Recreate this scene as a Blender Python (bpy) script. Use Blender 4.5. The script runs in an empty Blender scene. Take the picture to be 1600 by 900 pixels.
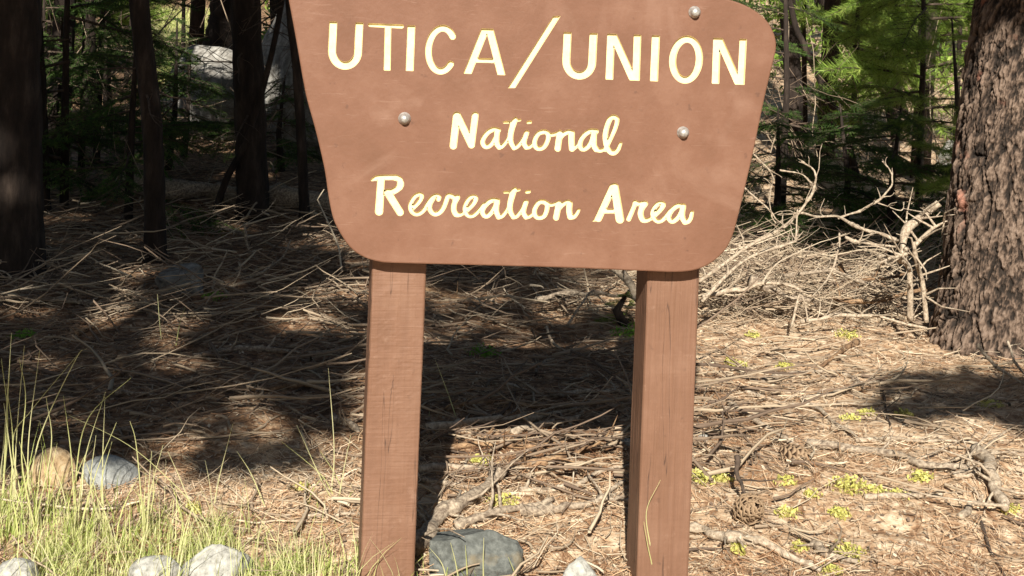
import bpy, math, random
import numpy as np
from mathutils import Vector
from mathutils.geometry import tessellate_polygon
R = math.radians

rng = np.random.default_rng(7)
random.seed(7)
sc = bpy.context.scene
col = sc.collection

# ------------------------------------------------------------ camera, world, sun
ROLL = R(2.15)
FPX = 2198.0                      # focal length in pixels of the 1600 px photograph
HOR = -35.0                       # row of the optical axis (the photograph is a crop)
CAM = np.array([0.0, 0.0, 1.5])
RV = np.array([math.cos(ROLL), 0, math.sin(ROLL)])
UV = np.array([-math.sin(ROLL), 0, math.cos(ROLL)])
cd = bpy.data.cameras.new('camera'); cam = bpy.data.objects.new('camera', cd); col.objects.link(cam)
cam.location = CAM.tolist(); cam.rotation_euler = (R(90), -ROLL, 0)
cd.sensor_width = 36; cd.lens = 36 * FPX / 1600; cd.shift_y = (HOR - 450) / 1600
cd.clip_start = 0.05; cd.clip_end = 2000
sc.camera = cam

SUN_EL, SUN_AZ = R(34), R(3.5)      # azimuth: degrees to the left of straight behind the camera
world = bpy.data.worlds.new('World'); sc.world = world; world.use_nodes = True
wn = world.node_tree; bg = wn.nodes['Background']
sky = wn.nodes.new('ShaderNodeTexSky'); sky.sky_type = 'NISHITA'; sky.sun_disc = False
sky.sun_elevation = SUN_EL; sky.sun_rotation = math.pi + SUN_AZ
wn.links.new(sky.outputs[0], bg.inputs[0]); bg.inputs[1].default_value = 0.05
sl = bpy.data.lights.new('sun', 'SUN'); sl.energy = 5.0; sl.angle = R(0.5); sl.color = (1.0, 0.95, 0.86)
so = bpy.data.objects.new('sun', sl); col.objects.link(so)
SD = Vector((-math.sin(SUN_AZ) * math.cos(SUN_EL), -math.cos(SUN_AZ) * math.cos(SUN_EL), math.sin(SUN_EL)))
so.rotation_euler = SD.to_track_quat('Z', 'Y').to_euler(); so.location = (0, -6, 12)
sc.view_settings.view_transform = 'Standard'; sc.view_settings.look = 'None'
sc.view_settings.gamma = 1; sc.view_settings.exposure = 0.98
sc.cycles.max_bounces = 6; sc.cycles.transparent_max_bounces = 4

# ------------------------------------------------------------ numeric helpers
def hsh(i, j, s):
    n = (i.astype(np.int64) * 374761393 + j.astype(np.int64) * 668265263 + s * 974634777) & 0xffffffff
    n = ((n ^ (n >> 13)) * 1274126177) & 0xffffffff
    return ((n ^ (n >> 16)) & 0xffff) / 65535.0
def vn(x, y, s=0):
    x = np.asarray(x, float); y = np.asarray(y, float)
    i = np.floor(x); j = np.floor(y); u = x - i; v = y - j
    u = u * u * (3 - 2 * u); v = v * v * (3 - 2 * v)
    a = hsh(i, j, s); b = hsh(i + 1, j, s); c = hsh(i, j + 1, s); d = hsh(i + 1, j + 1, s)
    return (a * (1 - u) + b * u) * (1 - v) + (c * (1 - u) + d * u) * v - 0.5
def fbm(x, y, s=0, o=4):
    return sum(vn(x * 2 ** k, y * 2 ** k, s + k * 7) / 2 ** k for k in range(o))
def gh(x, y):                     # height of the forest floor
    x = np.asarray(x, float); y = np.asarray(y, float)
    near = np.exp(-np.maximum(y - 14, 0) / 8)
    h = 0.10 * fbm(x * .5, y * .5, 3, 2) * np.clip((y - 3.6) / 3, 0.15, 1) + 0.035 * vn(x * 1.9, y * 1.9, 5) + near * (0.022 * fbm(x * 6, y * 6, 9, 3))
    h = h - 0.06 * np.clip((4.4 - y) / .8, 0, 1)
    rise = np.maximum(y - 11, 0)
    return h + 0.085 * rise * rise / (rise + 6) * np.clip(1.2 - y / 400, 0.3, 1)
def ray(px, py):
    d = (px - 800) / FPX * RV - (py - HOR) / FPX * UV + np.array([0, 1, 0])
    return d
def at(px, py, Y):                # the point seen at a pixel, at distance Y
    return CAM + ray(px, py) * Y
def grd(px, py):                  # the point of the forest floor seen at a pixel
    d = ray(px, py); z = 0.0
    if d[2] > -0.02: return CAM + d * 60
    t = -1.5 / d[2]
    for k in range(30):
        p = CAM + d * t
        t = t * .5 + .5 * (float(gh(p[0], p[1])) - 1.5) / d[2]
    return CAM + d * t
def grdv(px, py):
    d = ((px - 800) / FPX)[:, None] * RV - ((py - HOR) / FPX)[:, None] * UV + np.array([0, 1, 0]); t = -1.5 / d[:, 2]
    for k in range(30):
        p = CAM + d * t[:, None]; t = t * .5 + .5 * (gh(p[:, 0], p[:, 1]) - 1.5) / d[:, 2]
    return CAM + d * t[:, None]
def crom(P, n):                   # smooth a control polyline
    P = np.asarray(P, float)
    if len(P) < 3: return P[0] + (P[-1] - P[0]) * np.linspace(0, 1, max(2, n))[:, None]
    Q = np.vstack([2 * P[0] - P[1], P, 2 * P[-1] - P[-2]]); out = []
    for i in range(1, len(Q) - 2):
        for t in np.arange(n) / n:
            a, b, c, d = Q[i - 1], Q[i], Q[i + 1], Q[i + 2]
            out.append(.5 * (2 * b + (c - a) * t + (2 * a - 5 * b + 4 * c - d) * t * t + (3 * b - a - 3 * c + d) * t ** 3))
    out.append(P[-1]); return np.array(out)

def wob(n, amp):                  # smooth random wander along a branch
    k = max(3, n // 5); t = np.linspace(0, k - 1, n); K = rng.normal(0, 1, (k, 3)); i = np.minimum(t.astype(int), k - 2); f = (t - i)[:, None]; f = f * f * (3 - 2 * f)
    return (K[i] * (1 - f) + K[i + 1] * f) * amp
duff_shade = lambda x, y: np.clip((.8 - x + .5 * vn(x * 2, y * 2, 55)) / .5, 0, 1) * np.clip((y - 4.15 + .5 * vn(x * 3, y * 3, 56)) / .5, 0, 1)   # browner litter, with shade under the left trees painted into its tone
class MB:
    def __init__(s): s.v = []; s.f = []; s.t = []; s.n = 0; s.e = []
    def add(s, v, f, tone=0.5):
        v = np.asarray(v, float); s.v.append(v); s.f += [tuple(int(i) + s.n for i in q) for q in f]
        s.t.append(np.full(len(v), tone) if np.isscalar(tone) else np.asarray(tone)); s.n += len(v)
    def tube(s, P, r, k=6, tone=0.5, cap=True, rough=0.0):
        P = np.asarray(P, float); n = len(P); r = np.broadcast_to(np.asarray(r, float), (n,))
        T = np.gradient(P, axis=0); T /= np.linalg.norm(T, axis=1)[:, None] + 1e-9
        ref = np.array([0, 0, 1.0]) if abs(T[:, 2]).mean() < .8 else np.array([1.0, 0, 0])
        A = np.cross(T, ref); A /= np.linalg.norm(A, axis=1)[:, None] + 1e-9; B = np.cross(T, A)
        a = np.arange(k) * 2 * math.pi / k
        rr = r[:, None] * (1 + rough * (rng.random((n, k)) - .5))
        V = P[:, None, :] + rr[..., None] * (np.cos(a)[None, :, None] * A[:, None, :] + np.sin(a)[None, :, None] * B[:, None, :])
        F = []
        for i in range(n - 1):
            for j in range(k):
                j2 = (j + 1) % k
                F.append((i * k + j, i * k + j2, (i + 1) * k + j2, (i + 1) * k + j))
        if cap: F.append(tuple(range(k - 1, -1, -1))); F.append(tuple((n - 1) * k + j for j in range(k)))
        s.add(V.reshape(-1, 3), F, tone)
    def mesh(s, name, mat, smooth=True):
        me = bpy.data.meshes.new(name)
        me.from_pydata(np.vstack(s.v).tolist(), [], s.f)
        at_ = me.attributes.new('tone', 'FLOAT', 'POINT'); at_.data.foreach_set('value', np.concatenate(s.t).astype(np.float32))
        me.polygons.foreach_set('use_smooth', [smooth] * len(me.polygons))
        me.materials.append(mat); me.update(); return me
def fast_mesh(name, V, F, tone, mat, smooth=False):     # V (n,3), F (m,3 or 4)
    me = bpy.data.meshes.new(name); V = np.asarray(V, np.float32); F = np.asarray(F, np.int32); m, k = F.shape
    me.vertices.add(len(V)); me.vertices.foreach_set('co', V.ravel())
    me.loops.add(m * k); me.loops.foreach_set('vertex_index', F.ravel())
    me.polygons.add(m); me.polygons.foreach_set('loop_start', np.arange(0, m * k, k, dtype=np.int32))
    me.update(calc_edges=True); me.validate()
    a = me.attributes.new('tone', 'FLOAT', 'POINT'); a.data.foreach_set('value', np.asarray(tone, np.float32))
    me.polygons.foreach_set('use_smooth', [smooth] * m)
    me.materials.append(mat); return me
def link(name, me, parent=None, loc=None):
    o = bpy.data.objects.new(name, me); col.objects.link(o)
    if parent is not None: o.parent = parent
    if loc is not None: o.location = loc
    return o
def tag(o, label=None, cat=None, group=None, kind=None):
    if label: o['label'] = label
    if cat: o['category'] = cat
    if group: o['group'] = group
    if kind: o['kind'] = kind
    return o
def empty(name, loc, label, cat, group=None):
    o = bpy.data.objects.new(name, None); o.empty_display_size = .1; col.objects.link(o); o.location = [float(c) for c in loc]
    return tag(o, label, cat, group)
def centre(mb):                   # shift a mesh so its base is the origin; returns that base
    V = np.vstack(mb.v); c = V.mean(0); c[2] = V[:, 2].min(); mb.v = [v - c for v in mb.v]; return c

# ------------------------------------------------------------ materials
def mat(name, stops, scale=8, rough=.85, bump=.3, detail=6, stretch=(1, 1, 1), tone=0.0, tdist=.01, spots=None, trans=0, spec=.3, coord='Object', contrast=1.0):
    m = bpy.data.materials.new(name); m.use_nodes = True; nt = m.node_tree; N = nt.nodes; L = nt.links
    b = N['Principled BSDF']; b.inputs['Roughness'].default_value = rough; b.inputs['Specular IOR Level'].default_value = spec
    tc = N.new('ShaderNodeTexCoord'); mp = N.new('ShaderNodeMapping'); mp.inputs['Scale'].default_value = stretch
    L.new(tc.outputs[coord], mp.inputs[0])
    no = N.new('ShaderNodeTexNoise'); no.inputs['Scale'].default_value = scale; no.inputs['Detail'].default_value = detail; no.inputs['Roughness'].default_value = .65
    L.new(mp.outputs[0], no.inputs['Vector'])
    fac = no.outputs[0]
    if contrast != 1:
        mr = N.new('ShaderNodeMapRange'); mr.inputs[1].default_value = .5 - .5 / contrast; mr.inputs[2].default_value = .5 + .5 / contrast
        L.new(fac, mr.inputs[0]); fac = mr.outputs[0]
    if tone:
        an = N.new('ShaderNodeAttribute'); an.attribute_name = 'tone'
        mx = N.new('ShaderNodeMix'); mx.inputs[0].default_value = tone
        L.new(fac, mx.inputs[2]); L.new(an.outputs['Fac'], mx.inputs[3]); fac = mx.outputs[0]
    cr = N.new('ShaderNodeValToRGB'); e = cr.color_ramp.elements
    while len(e) < len(stops): e.new(.5)
    for i, (p, c) in enumerate(stops): e[i].position = p; e[i].color = (*c, 1)
    L.new(fac, cr.inputs[0]); cout = cr.outputs[0]
    if spots:
        sscale, thr, scol, amt = spots
        n2 = N.new('ShaderNodeTexNoise'); n2.inputs['Scale'].default_value = sscale; n2.inputs['Detail'].default_value = 5
        L.new(tc.outputs[coord], n2.inputs['Vector'])
        m2 = N.new('ShaderNodeMapRange'); m2.inputs[1].default_value = thr; m2.inputs[2].default_value = thr + .08; m2.inputs[4].default_value = amt
        L.new(n2.outputs[0], m2.inputs[0])
        mc = N.new('ShaderNodeMix'); mc.data_type = 'RGBA'; mc.inputs[7].default_value = (*scol, 1)
        L.new(m2.outputs[0], mc.inputs[0]); L.new(cout, mc.inputs[6]); cout = mc.outputs[2]
    L.new(cout, b.inputs['Base Color'])
    if bump:
        bp = N.new('ShaderNodeBump'); bp.inputs['Strength'].default_value = bump; bp.inputs['Distance'].default_value = tdist
        L.new(no.outputs[0], bp.inputs['Height']); L.new(bp.outputs[0], b.inputs['Normal'])
    if trans:
        tr = N.new('ShaderNodeBsdfTranslucent'); ms = N.new('ShaderNodeMixShader'); ms.inputs[0].default_value = trans
        L.new(cout, tr.inputs[0]); L.new(b.outputs[0], ms.inputs[1]); L.new(tr.outputs[0], ms.inputs[2])
        L.new(ms.outputs[0], N['Material Output'].inputs[0])
    return m
M = {}
M['cream'] = mat('cream_paint', [(.3, (.66, .55, .29)), (.7, (.75, .65, .38))], 60, .5, .05, spec=.4)
M['bolt'] = mat('galvanised_steel', [(.35, (.30, .28, .25)), (.65, (.58, .56, .52))], 120, .38, .15, tdist=.001); M['bolt'].node_tree.nodes['Principled BSDF'].inputs['Metallic'].default_value = .55
M['soil'] = mat('forest_floor', [(.3, (.08, .042, .022)), (.41, (.26, .145, .075)), (.51, (.47, .325, .20)), (.64, (.68, .54, .38))], 22, .95, .9, 10, tone=.3, tdist=.02, spots=(1.3, .58, (.25, .13, .06), .6), contrast=1.3)
M['needle'] = mat('fallen_needles', [(0, (.10, .042, .018)), (.3, (.32, .17, .085)), (.6, (.57, .405, .25)), (1, (.80, .69, .52))], 2, .8, 0, 1, tone=.9)
M['twig'] = mat('dry_twigs', [(0, (.045, .03, .022)), (.3, (.16, .11, .075)), (.65, (.36, .28, .19)), (1, (.62, .52, .38))], 50, .85, .3, 3, tone=.8)
M['white_wood'] = mat('bleached_wood', [(.3, (.15, .108, .074)), (.5, (.34, .268, .19)), (.72, (.54, .45, .34))], 75, .9, .9, 7, (1, 1, 1), tdist=.006, spots=(26, .60, (.15, .10, .065), .5), contrast=1.1)
M['grey_wood'] = mat('weathered_wood', [(.3, (.12, .088, .062)), (.5, (.25, .195, .14)), (.75, (.42, .345, .25))], 80, .9, .7, 5, tdist=.004, contrast=1.5)
M['brown_wood'] = mat('brown_stick', [(.3, (.08, .045, .025)), (.5, (.20, .12, .065)), (.7, (.34, .22, .12))], 35, .9, .6, 5, tdist=.004, contrast=1.5)
M['dark_wood'] = mat('dark_stick', [(.3, (.025, .018, .013)), (.7, (.10, .07, .05))], 35, .9, .6, 5, tdist=.004)
M['bark_dark'] = mat('dark_bark', [(.3, (.012, .008, .006)), (.55, (.028, .019, .014)), (.75, (.062, .044, .033))], 16, .95, .9, 6, (1, 1, .25), tdist=.03, contrast=1.3)
M['fir'] = mat('fir_needles', [(0, (.014, .04, .008)), (.5, (.05, .11, .018)), (1, (.17, .26, .05))], 6, .6, 0, 2, tone=.75, trans=.35)
M['pine'] = mat('pine_needles', [(0, (.06, .12, .012)), (.5, (.20, .31, .045)), (1, (.42, .50, .12))], 6, .55, 0, 2, tone=.75, trans=.35)
M['grass'] = mat('grass_blades', [(0, (.16, .23, .04)), (.35, (.38, .45, .11)), (.65, (.60, .60, .26)), (1, (.74, .68, .42))], 3, .6, 0, 2, tone=.85, trans=.35)
M['lichen'] = mat('wolf_lichen', [(0, (.28, .27, .06)), (.5, (.50, .47, .12)), (1, (.64, .59, .26))], 30, .9, .3, 3, tone=.6, trans=.2)
M['moss'] = mat('green_moss', [(0, (.08, .20, .02)), (1, (.24, .46, .06))], 30, .9, .3, 3, tone=.6, trans=.2)
M['granite'] = mat('grey_granite', [(.3, (.11, .10, .085)), (.5, (.22, .205, .18)), (.7, (.36, .345, .31))], 16, .9, .7, 8, tdist=.02, spots=(3, .56, (.10, .10, .10), .5), contrast=1.3)
M['rock_tan'] = mat('tan_rock', [(.3, (.22, .14, .07)), (.5, (.38, .27, .15)), (.7, (.50, .39, .25))], 48, .9, .9, 7, tdist=.01, contrast=1.2)
M['rock_blue'] = mat('blue_grey_rock', [(.3, (.15, .152, .145)), (.5, (.27, .275, .26)), (.7, (.39, .395, .37))], 48, .9, .9, 7, tdist=.01)
M['rock_dark'] = mat('slate_grey_rock', [(.3, (.05, .052, .045)), (.5, (.10, .105, .095)), (.7, (.17, .175, .155))], 48, .9, .9, 7, tdist=.008, spots=(9, .6, (.20, .15, .08), .6))
M['rock_pale'] = mat('pale_rock', [(.3, (.13, .125, .105)), (.48, (.30, .29, .255)), (.7, (.46, .45, .405))], 48, .9, .9, 7, tdist=.008, spots=(10, .62, (.30, .28, .22), .5))
M['cone'] = mat('pine_cone_scale', [(0, (.03, .016, .009)), (.5, (.12, .07, .04)), (1, (.34, .24, .145))], 60, .8, .3, 3, tone=.8)

def sign_paint(name, wood, saw=1.0):
    m = mat(name, [(.30, (.132, .061, .034)), (.5, (.155, .073, .043)), (.72, (.188, .096, .060))], 7, .6, 0, 8, tone=0, spec=.3, spots=(42, .665, (.085, .042, .027), .55))
    nt = m.node_tree; N = nt.nodes; L = nt.links; b = N['Principled BSDF']; tc = [n for n in N if n.type == 'TEX_COORD'][0]
    src = b.inputs['Base Color'].links[0].from_socket
    if wood:                      # the posts' paint has weathered a little yellower than the board's
        hs = N.new('ShaderNodeHueSaturation'); hs.inputs['Hue'].default_value = .505; hs.inputs['Saturation'].default_value = .95; hs.inputs['Value'].default_value = 1.08; L.new(src, hs.inputs['Color']); src = hs.outputs[0]
    n3 = N.new('ShaderNodeTexNoise'); n3.inputs['Scale'].default_value = 2.6; n3.inputs['Detail'].default_value = 9; n3.inputs['Roughness'].default_value = .6; n3.inputs['Distortion'].default_value = 1.6
    L.new(tc.outputs['Object'], n3.inputs['Vector'])
    mr = N.new('ShaderNodeMapRange'); mr.inputs[1].default_value = .56; mr.inputs[2].default_value = .76; mr.inputs[4].default_value = .6
    L.new(n3.outputs[0], mr.inputs[0])
    mc = N.new('ShaderNodeMix'); mc.data_type = 'RGBA'; mc.inputs[7].default_value = (.245, .142, .098, 1)
    L.new(mr.outputs[0], mc.inputs[0]); L.new(src, mc.inputs[6]); cur = mc.outputs[2]
    bp = N.new('ShaderNodeBump'); bp.inputs['Distance'].default_value = .002; bp.inputs['Strength'].default_value = .35
    if wood:
        mp = N.new('ShaderNodeMapping'); mp.inputs['Scale'].default_value = (9, 9, 190)
        L.new(tc.outputs['Object'], mp.inputs[0])
        a = N.new('ShaderNodeTexNoise'); a.inputs['Scale'].default_value = 1.0; a.inputs['Detail'].default_value = 3; L.new(mp.outputs[0], a.inputs['Vector'])
        mp2 = N.new('ShaderNodeMapping'); mp2.inputs['Scale'].default_value = (110, 110, 4)
        L.new(tc.outputs['Object'], mp2.inputs[0])
        c = N.new('ShaderNodeTexNoise'); c.inputs['Scale'].default_value = 1.0; c.inputs['Detail'].default_value = 5; L.new(mp2.outputs[0], c.inputs['Vector'])
        ad = N.new('ShaderNodeMath'); ad.operation = 'MULTIPLY_ADD'; ad.inputs[1].default_value = saw; ad.inputs[2].default_value = 0; L.new(a.outputs[0], ad.inputs[0]); ad2 = ad; L.new(c.outputs[0], ad.inputs[2])
        L.new(ad.outputs[0], bp.inputs['Height']); bp.inputs['Strength'].default_value = .6; bp.inputs['Distance'].default_value = .0035
        m2 = N.new('ShaderNodeMapRange'); m2.inputs[1].default_value = .30 + .42 * saw; m2.inputs[2].default_value = .62 + .5 * saw; m2.inputs[3].default_value = .22; m2.inputs[4].default_value = 0
        L.new(ad.outputs[0], m2.inputs[0])
        mc2 = N.new('ShaderNodeMix'); mc2.data_type = 'RGBA'; mc2.inputs[7].default_value = (.10, .052, .033, 1)
        L.new(m2.outputs[0], mc2.inputs[0]); L.new(cur, mc2.inputs[6]); cur = mc2.outputs[2]
        mp4 = N.new('ShaderNodeMapping'); mp4.inputs['Scale'].default_value = (42, 42, 1.6); L.new(tc.outputs['Object'], mp4.inputs[0])
        k4 = N.new('ShaderNodeTexNoise'); k4.inputs['Scale'].default_value = 1; k4.inputs['Detail'].default_value = 2; L.new(mp4.outputs[0], k4.inputs['Vector'])
        s4 = N.new('ShaderNodeMath'); s4.operation = 'SUBTRACT'; s4.inputs[1].default_value = .62; L.new(k4.outputs[0], s4.inputs[0])
        a4 = N.new('ShaderNodeMath'); a4.operation = 'ABSOLUTE'; L.new(s4.outputs[0], a4.inputs[0])
        r4 = N.new('ShaderNodeMapRange'); r4.inputs[1].default_value = 0; r4.inputs[2].default_value = .014; r4.inputs[3].default_value = .8; r4.inputs[4].default_value = 0; L.new(a4.outputs[0], r4.inputs[0])
        mc4 = N.new('ShaderNodeMix'); mc4.data_type = 'RGBA'; mc4.inputs[7].default_value = (.05, .027, .018, 1); L.new(r4.outputs[0], mc4.inputs[0]); L.new(cur, mc4.inputs[6]); cur = mc4.outputs[2]
        n5 = N.new('ShaderNodeTexNoise'); n5.inputs['Scale'].default_value = 26; n5.inputs['Detail'].default_value = 6; n5.inputs['Roughness'].default_value = .7; L.new(tc.outputs['Object'], n5.inputs['Vector'])
        r5 = N.new('ShaderNodeMapRange'); r5.inputs[1].default_value = .60; r5.inputs[2].default_value = .70; r5.inputs[4].default_value = .45; L.new(n5.outputs[0], r5.inputs[0])
        mc5 = N.new('ShaderNodeMix'); mc5.data_type = 'RGBA'; mc5.inputs[7].default_value = (.25, .152, .105, 1); L.new(r5.outputs[0], mc5.inputs[0]); L.new(cur, mc5.inputs[6]); cur = mc5.outputs[2]
    else:
        a = N.new('ShaderNodeTexNoise'); a.inputs['Scale'].default_value = 90; a.inputs['Detail'].default_value = 4; L.new(tc.outputs['Object'], a.inputs['Vector']); L.new(a.outputs[0], bp.inputs['Height'])
        # thin scuffs
        mp = N.new('ShaderNodeMapping'); mp.inputs['Scale'].default_value = (3, 3, 40); mp.inputs['Rotation'].default_value = (0, .7, 0)
        L.new(tc.outputs['Object'], mp.inputs[0])
        s = N.new('ShaderNodeTexNoise'); s.inputs['Scale'].default_value = 3; s.inputs['Detail'].default_value = 2; s.inputs['Distortion'].default_value = 2; L.new(mp.outputs[0], s.inputs['Vector'])
        m2 = N.new('ShaderNodeMapRange'); m2.inputs[1].default_value = .66; m2.inputs[2].default_value = .74; m2.inputs[4].default_value = .22
        L.new(s.outputs[0], m2.inputs[0])
        mc2 = N.new('ShaderNodeMix'); mc2.data_type = 'RGBA'; mc2.inputs[7].default_value = (.30, .19, .14, 1)
        L.new(m2.outputs[0], mc2.inputs[0]); L.new(cur, mc2.inputs[6]); cur = mc2.outputs[2]
    L.new(cur, b.inputs['Base Color']); L.new(bp.outputs[0], b.inputs['Normal'])
    return m
M['paint'] = sign_paint('brown_sign_paint', False)
M['post'] = sign_paint('brown_rough_sawn_paint', True, .55); M['post2'] = sign_paint('brown_grained_paint', True, .12); [setattr(q.inputs['Strength'], 'default_value', .9) for q in M['post2'].node_tree.nodes if q.type == 'BUMP']
# big trunk bark: tone = height of the plate
M['bark_pine'] = mat('plated_pine_bark', [(.05, (.008, .006, .004)), (.34, (.026, .018, .013)), (.54, (.075, .050, .035)), (.72, (.142, .098, .070)), (.95, (.225, .165, .125))], 34, .95, .9, 8, tone=.62, tdist=.012, spots=(5, .63, (.42, .17, .11), .55), contrast=1.3)

# ------------------------------------------------------------ forest floor (setting)
def axis(a, b, mid0, mid1, step, grow=1.12):
    m = list(np.arange(mid0, mid1, step)); s = step; x = m[-1]; hi = []
    while x < b: s *= grow; x += s; hi.append(x)
    s = step; x = m[0]; lo = []
    while x > a: s *= grow; x -= s; lo.append(x)
    return np.array(lo[::-1] + m + hi)
gx = axis(-300, 300, -3.2, 3.2, .022); gy = axis(-60, 600, 3.2, 8.5, .022, 1.06)
GX, GY = np.meshgrid(gx, gy)
GZ = gh(GX, GY)
nx, ny = len(gx), len(gy)
idx = np.arange(nx * ny).reshape(ny, nx)
F = np.stack([idx[:-1, :-1], idx[:-1, 1:], idx[1:, 1:], idx[1:, :-1]], -1).reshape(-1, 4)
g = link('ground', fast_mesh('ground', np.stack([GX, GY, GZ], -1).reshape(-1, 3), F, (.52 - .42 * duff_shade(GX, GY)).ravel(), M['soil'], True)); tag(g, 'brown forest floor of soil and dry needles', None, None, 'structure')  # soil tone lowered by the mask to deepen the shade

# ------------------------------------------------------------ the sign
SY0, SYAW = 3.49, math.tan(R(6.5))
def onsign(px, py, back=0.0):     # pixel -> point of the board's face
    d = ray(px, py); t = (SY0) / (d[1] - SYAW * d[0]); p = CAM + d * t
    return p
X1 = np.array([math.cos(R(6.5)), math.sin(R(6.5)), 0]); NB = np.array([-math.sin(R(6.5)), math.cos(R(6.5)), 0])   # NB points away from the viewer
O0 = onsign(820, 250)
def s2(px, py):                   # pixel -> 2-D coordinates on the board (metres)
    d = onsign(px, py) - O0; return np.array([d @ X1, d[2]])
def s3(q, depth):                 # board coordinates (+ depth behind the face) -> world
    q = np.asarray(q, float); return O0 + q[..., :1] * X1 + q[..., 1:2] * np.array([0, 0, 1.0]) + depth * NB
outline = [(451, 0), (463, 65), (477.5, 147), (492, 200), (506.7, 263), (513, 306), (520, 340), (530.5, 363), (547, 387), (568, 402), (593, 409.5), (620, 411.5), (773, 415.5), (880, 418.5),
           (1010, 424), (1055, 425.5), (1083, 423), (1103, 416), (1121, 404), (1137, 386), (1147, 363), (1152, 345), (1163, 300), (1177, 240), (1194, 158), (1209, 95), (1213, 76), (1212, 60), (1206, 44), (1197, 31),
           (1182, 18), (1162, 7), (1135, -2), (1100, -10), (1000, -33), (830, -50), (650, -60), (520, -62), (478, -58), (455, -45), (446, -25)]
out2 = np.array([s2(*p) for p in outline])
out2 = crom(np.vstack([out2, out2[:1]]), 3)[:-1]

# --- strokes of the lettering, in photograph pixels
def seg_sd(Xg, Yg, P, r0, r1=None):
    P = np.asarray(P, float); n = len(P) - 1; D = np.full(Xg.shape, 1e9); r = np.linspace(r0, r0 if r1 is None else r1, n + 1) if np.isscalar(r0) else np.asarray(r0)
    for i in range(n):
        a, b = P[i], P[i + 1]; d = b - a; L2 = d @ d + 1e-9
        t = np.clip(((Xg - a[0]) * d[0] + (Yg - a[1]) * d[1]) / L2, 0, 1)
        D = np.minimum(D, np.hypot(Xg - a[0] - t * d[0], Yg - a[1] - t * d[1]) - (r[i] + (r[i + 1] - r[i]) * t))
    return D
def band(Xg, Yg, p, q):           # signed distance to the line p-q (positive on the side above it in the picture)
    p = np.array(p, float); q = np.array(q, float); d = (q - p) / np.hypot(*(q - p)); return -((Yg - p[1]) * d[0] - (Xg - p[0]) * d[1])
def script(strokes):
    def f(X, Y):
        D = np.full(X.shape, 1e9)
        for s in strokes:
            pts, r0 = s[0], s[1]; r1 = s[2] if len(s) > 2 else r0
            P = crom(pts, 6) if len(pts) > 2 else np.array(pts, float)
            D = np.minimum(D, seg_sd(X, Y, P, r0, r1))
        return D
    return f
def cap(strokes, top, bot):       # strokes cut square at the top and base lines
    f = script(strokes)
    def h(X, Y):
        D = f(X, Y); return np.maximum(D, np.maximum(band(X, Y, *top), -band(X, Y, *bot)))
    return h
def lines(x0, x1, yt, yb, sl=.036): return ((x0, yt), (x1, yt + sl * (x1 - x0))), ((x0, yb), (x1, yb + sl * (x1 - x0)))
def arcU(xl, xr, yt, yb, lean=-2.5, w=6.6):     # centreline of a U
    cx = (xl + xr) / 2; rx = (xr - xl) / 2; ry = rx * 1.12; yc = yb - ry
    P = [(xl + 2.5, yt - 10), (xl + 1, (yt + yc) / 2)]
    for k in range(0, 9):
        a = math.pi - k * math.pi / 8; P.append((cx + rx * math.cos(a) + 0, yc + ry * math.sin(a)))
    P += [(xr + 1, (yt + yc) / 2), (xr + 3, yt - 10)]; return P
def ell(cx, cy, rx, ry, a0, a1, lean=.04, n=20):
    return [(cx + rx * math.cos(R(a)) - lean * ry * -math.sin(R(a)), cy - ry * math.sin(R(a))) for a in np.linspace(a0, a1, n)]
W = 6.6
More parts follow.
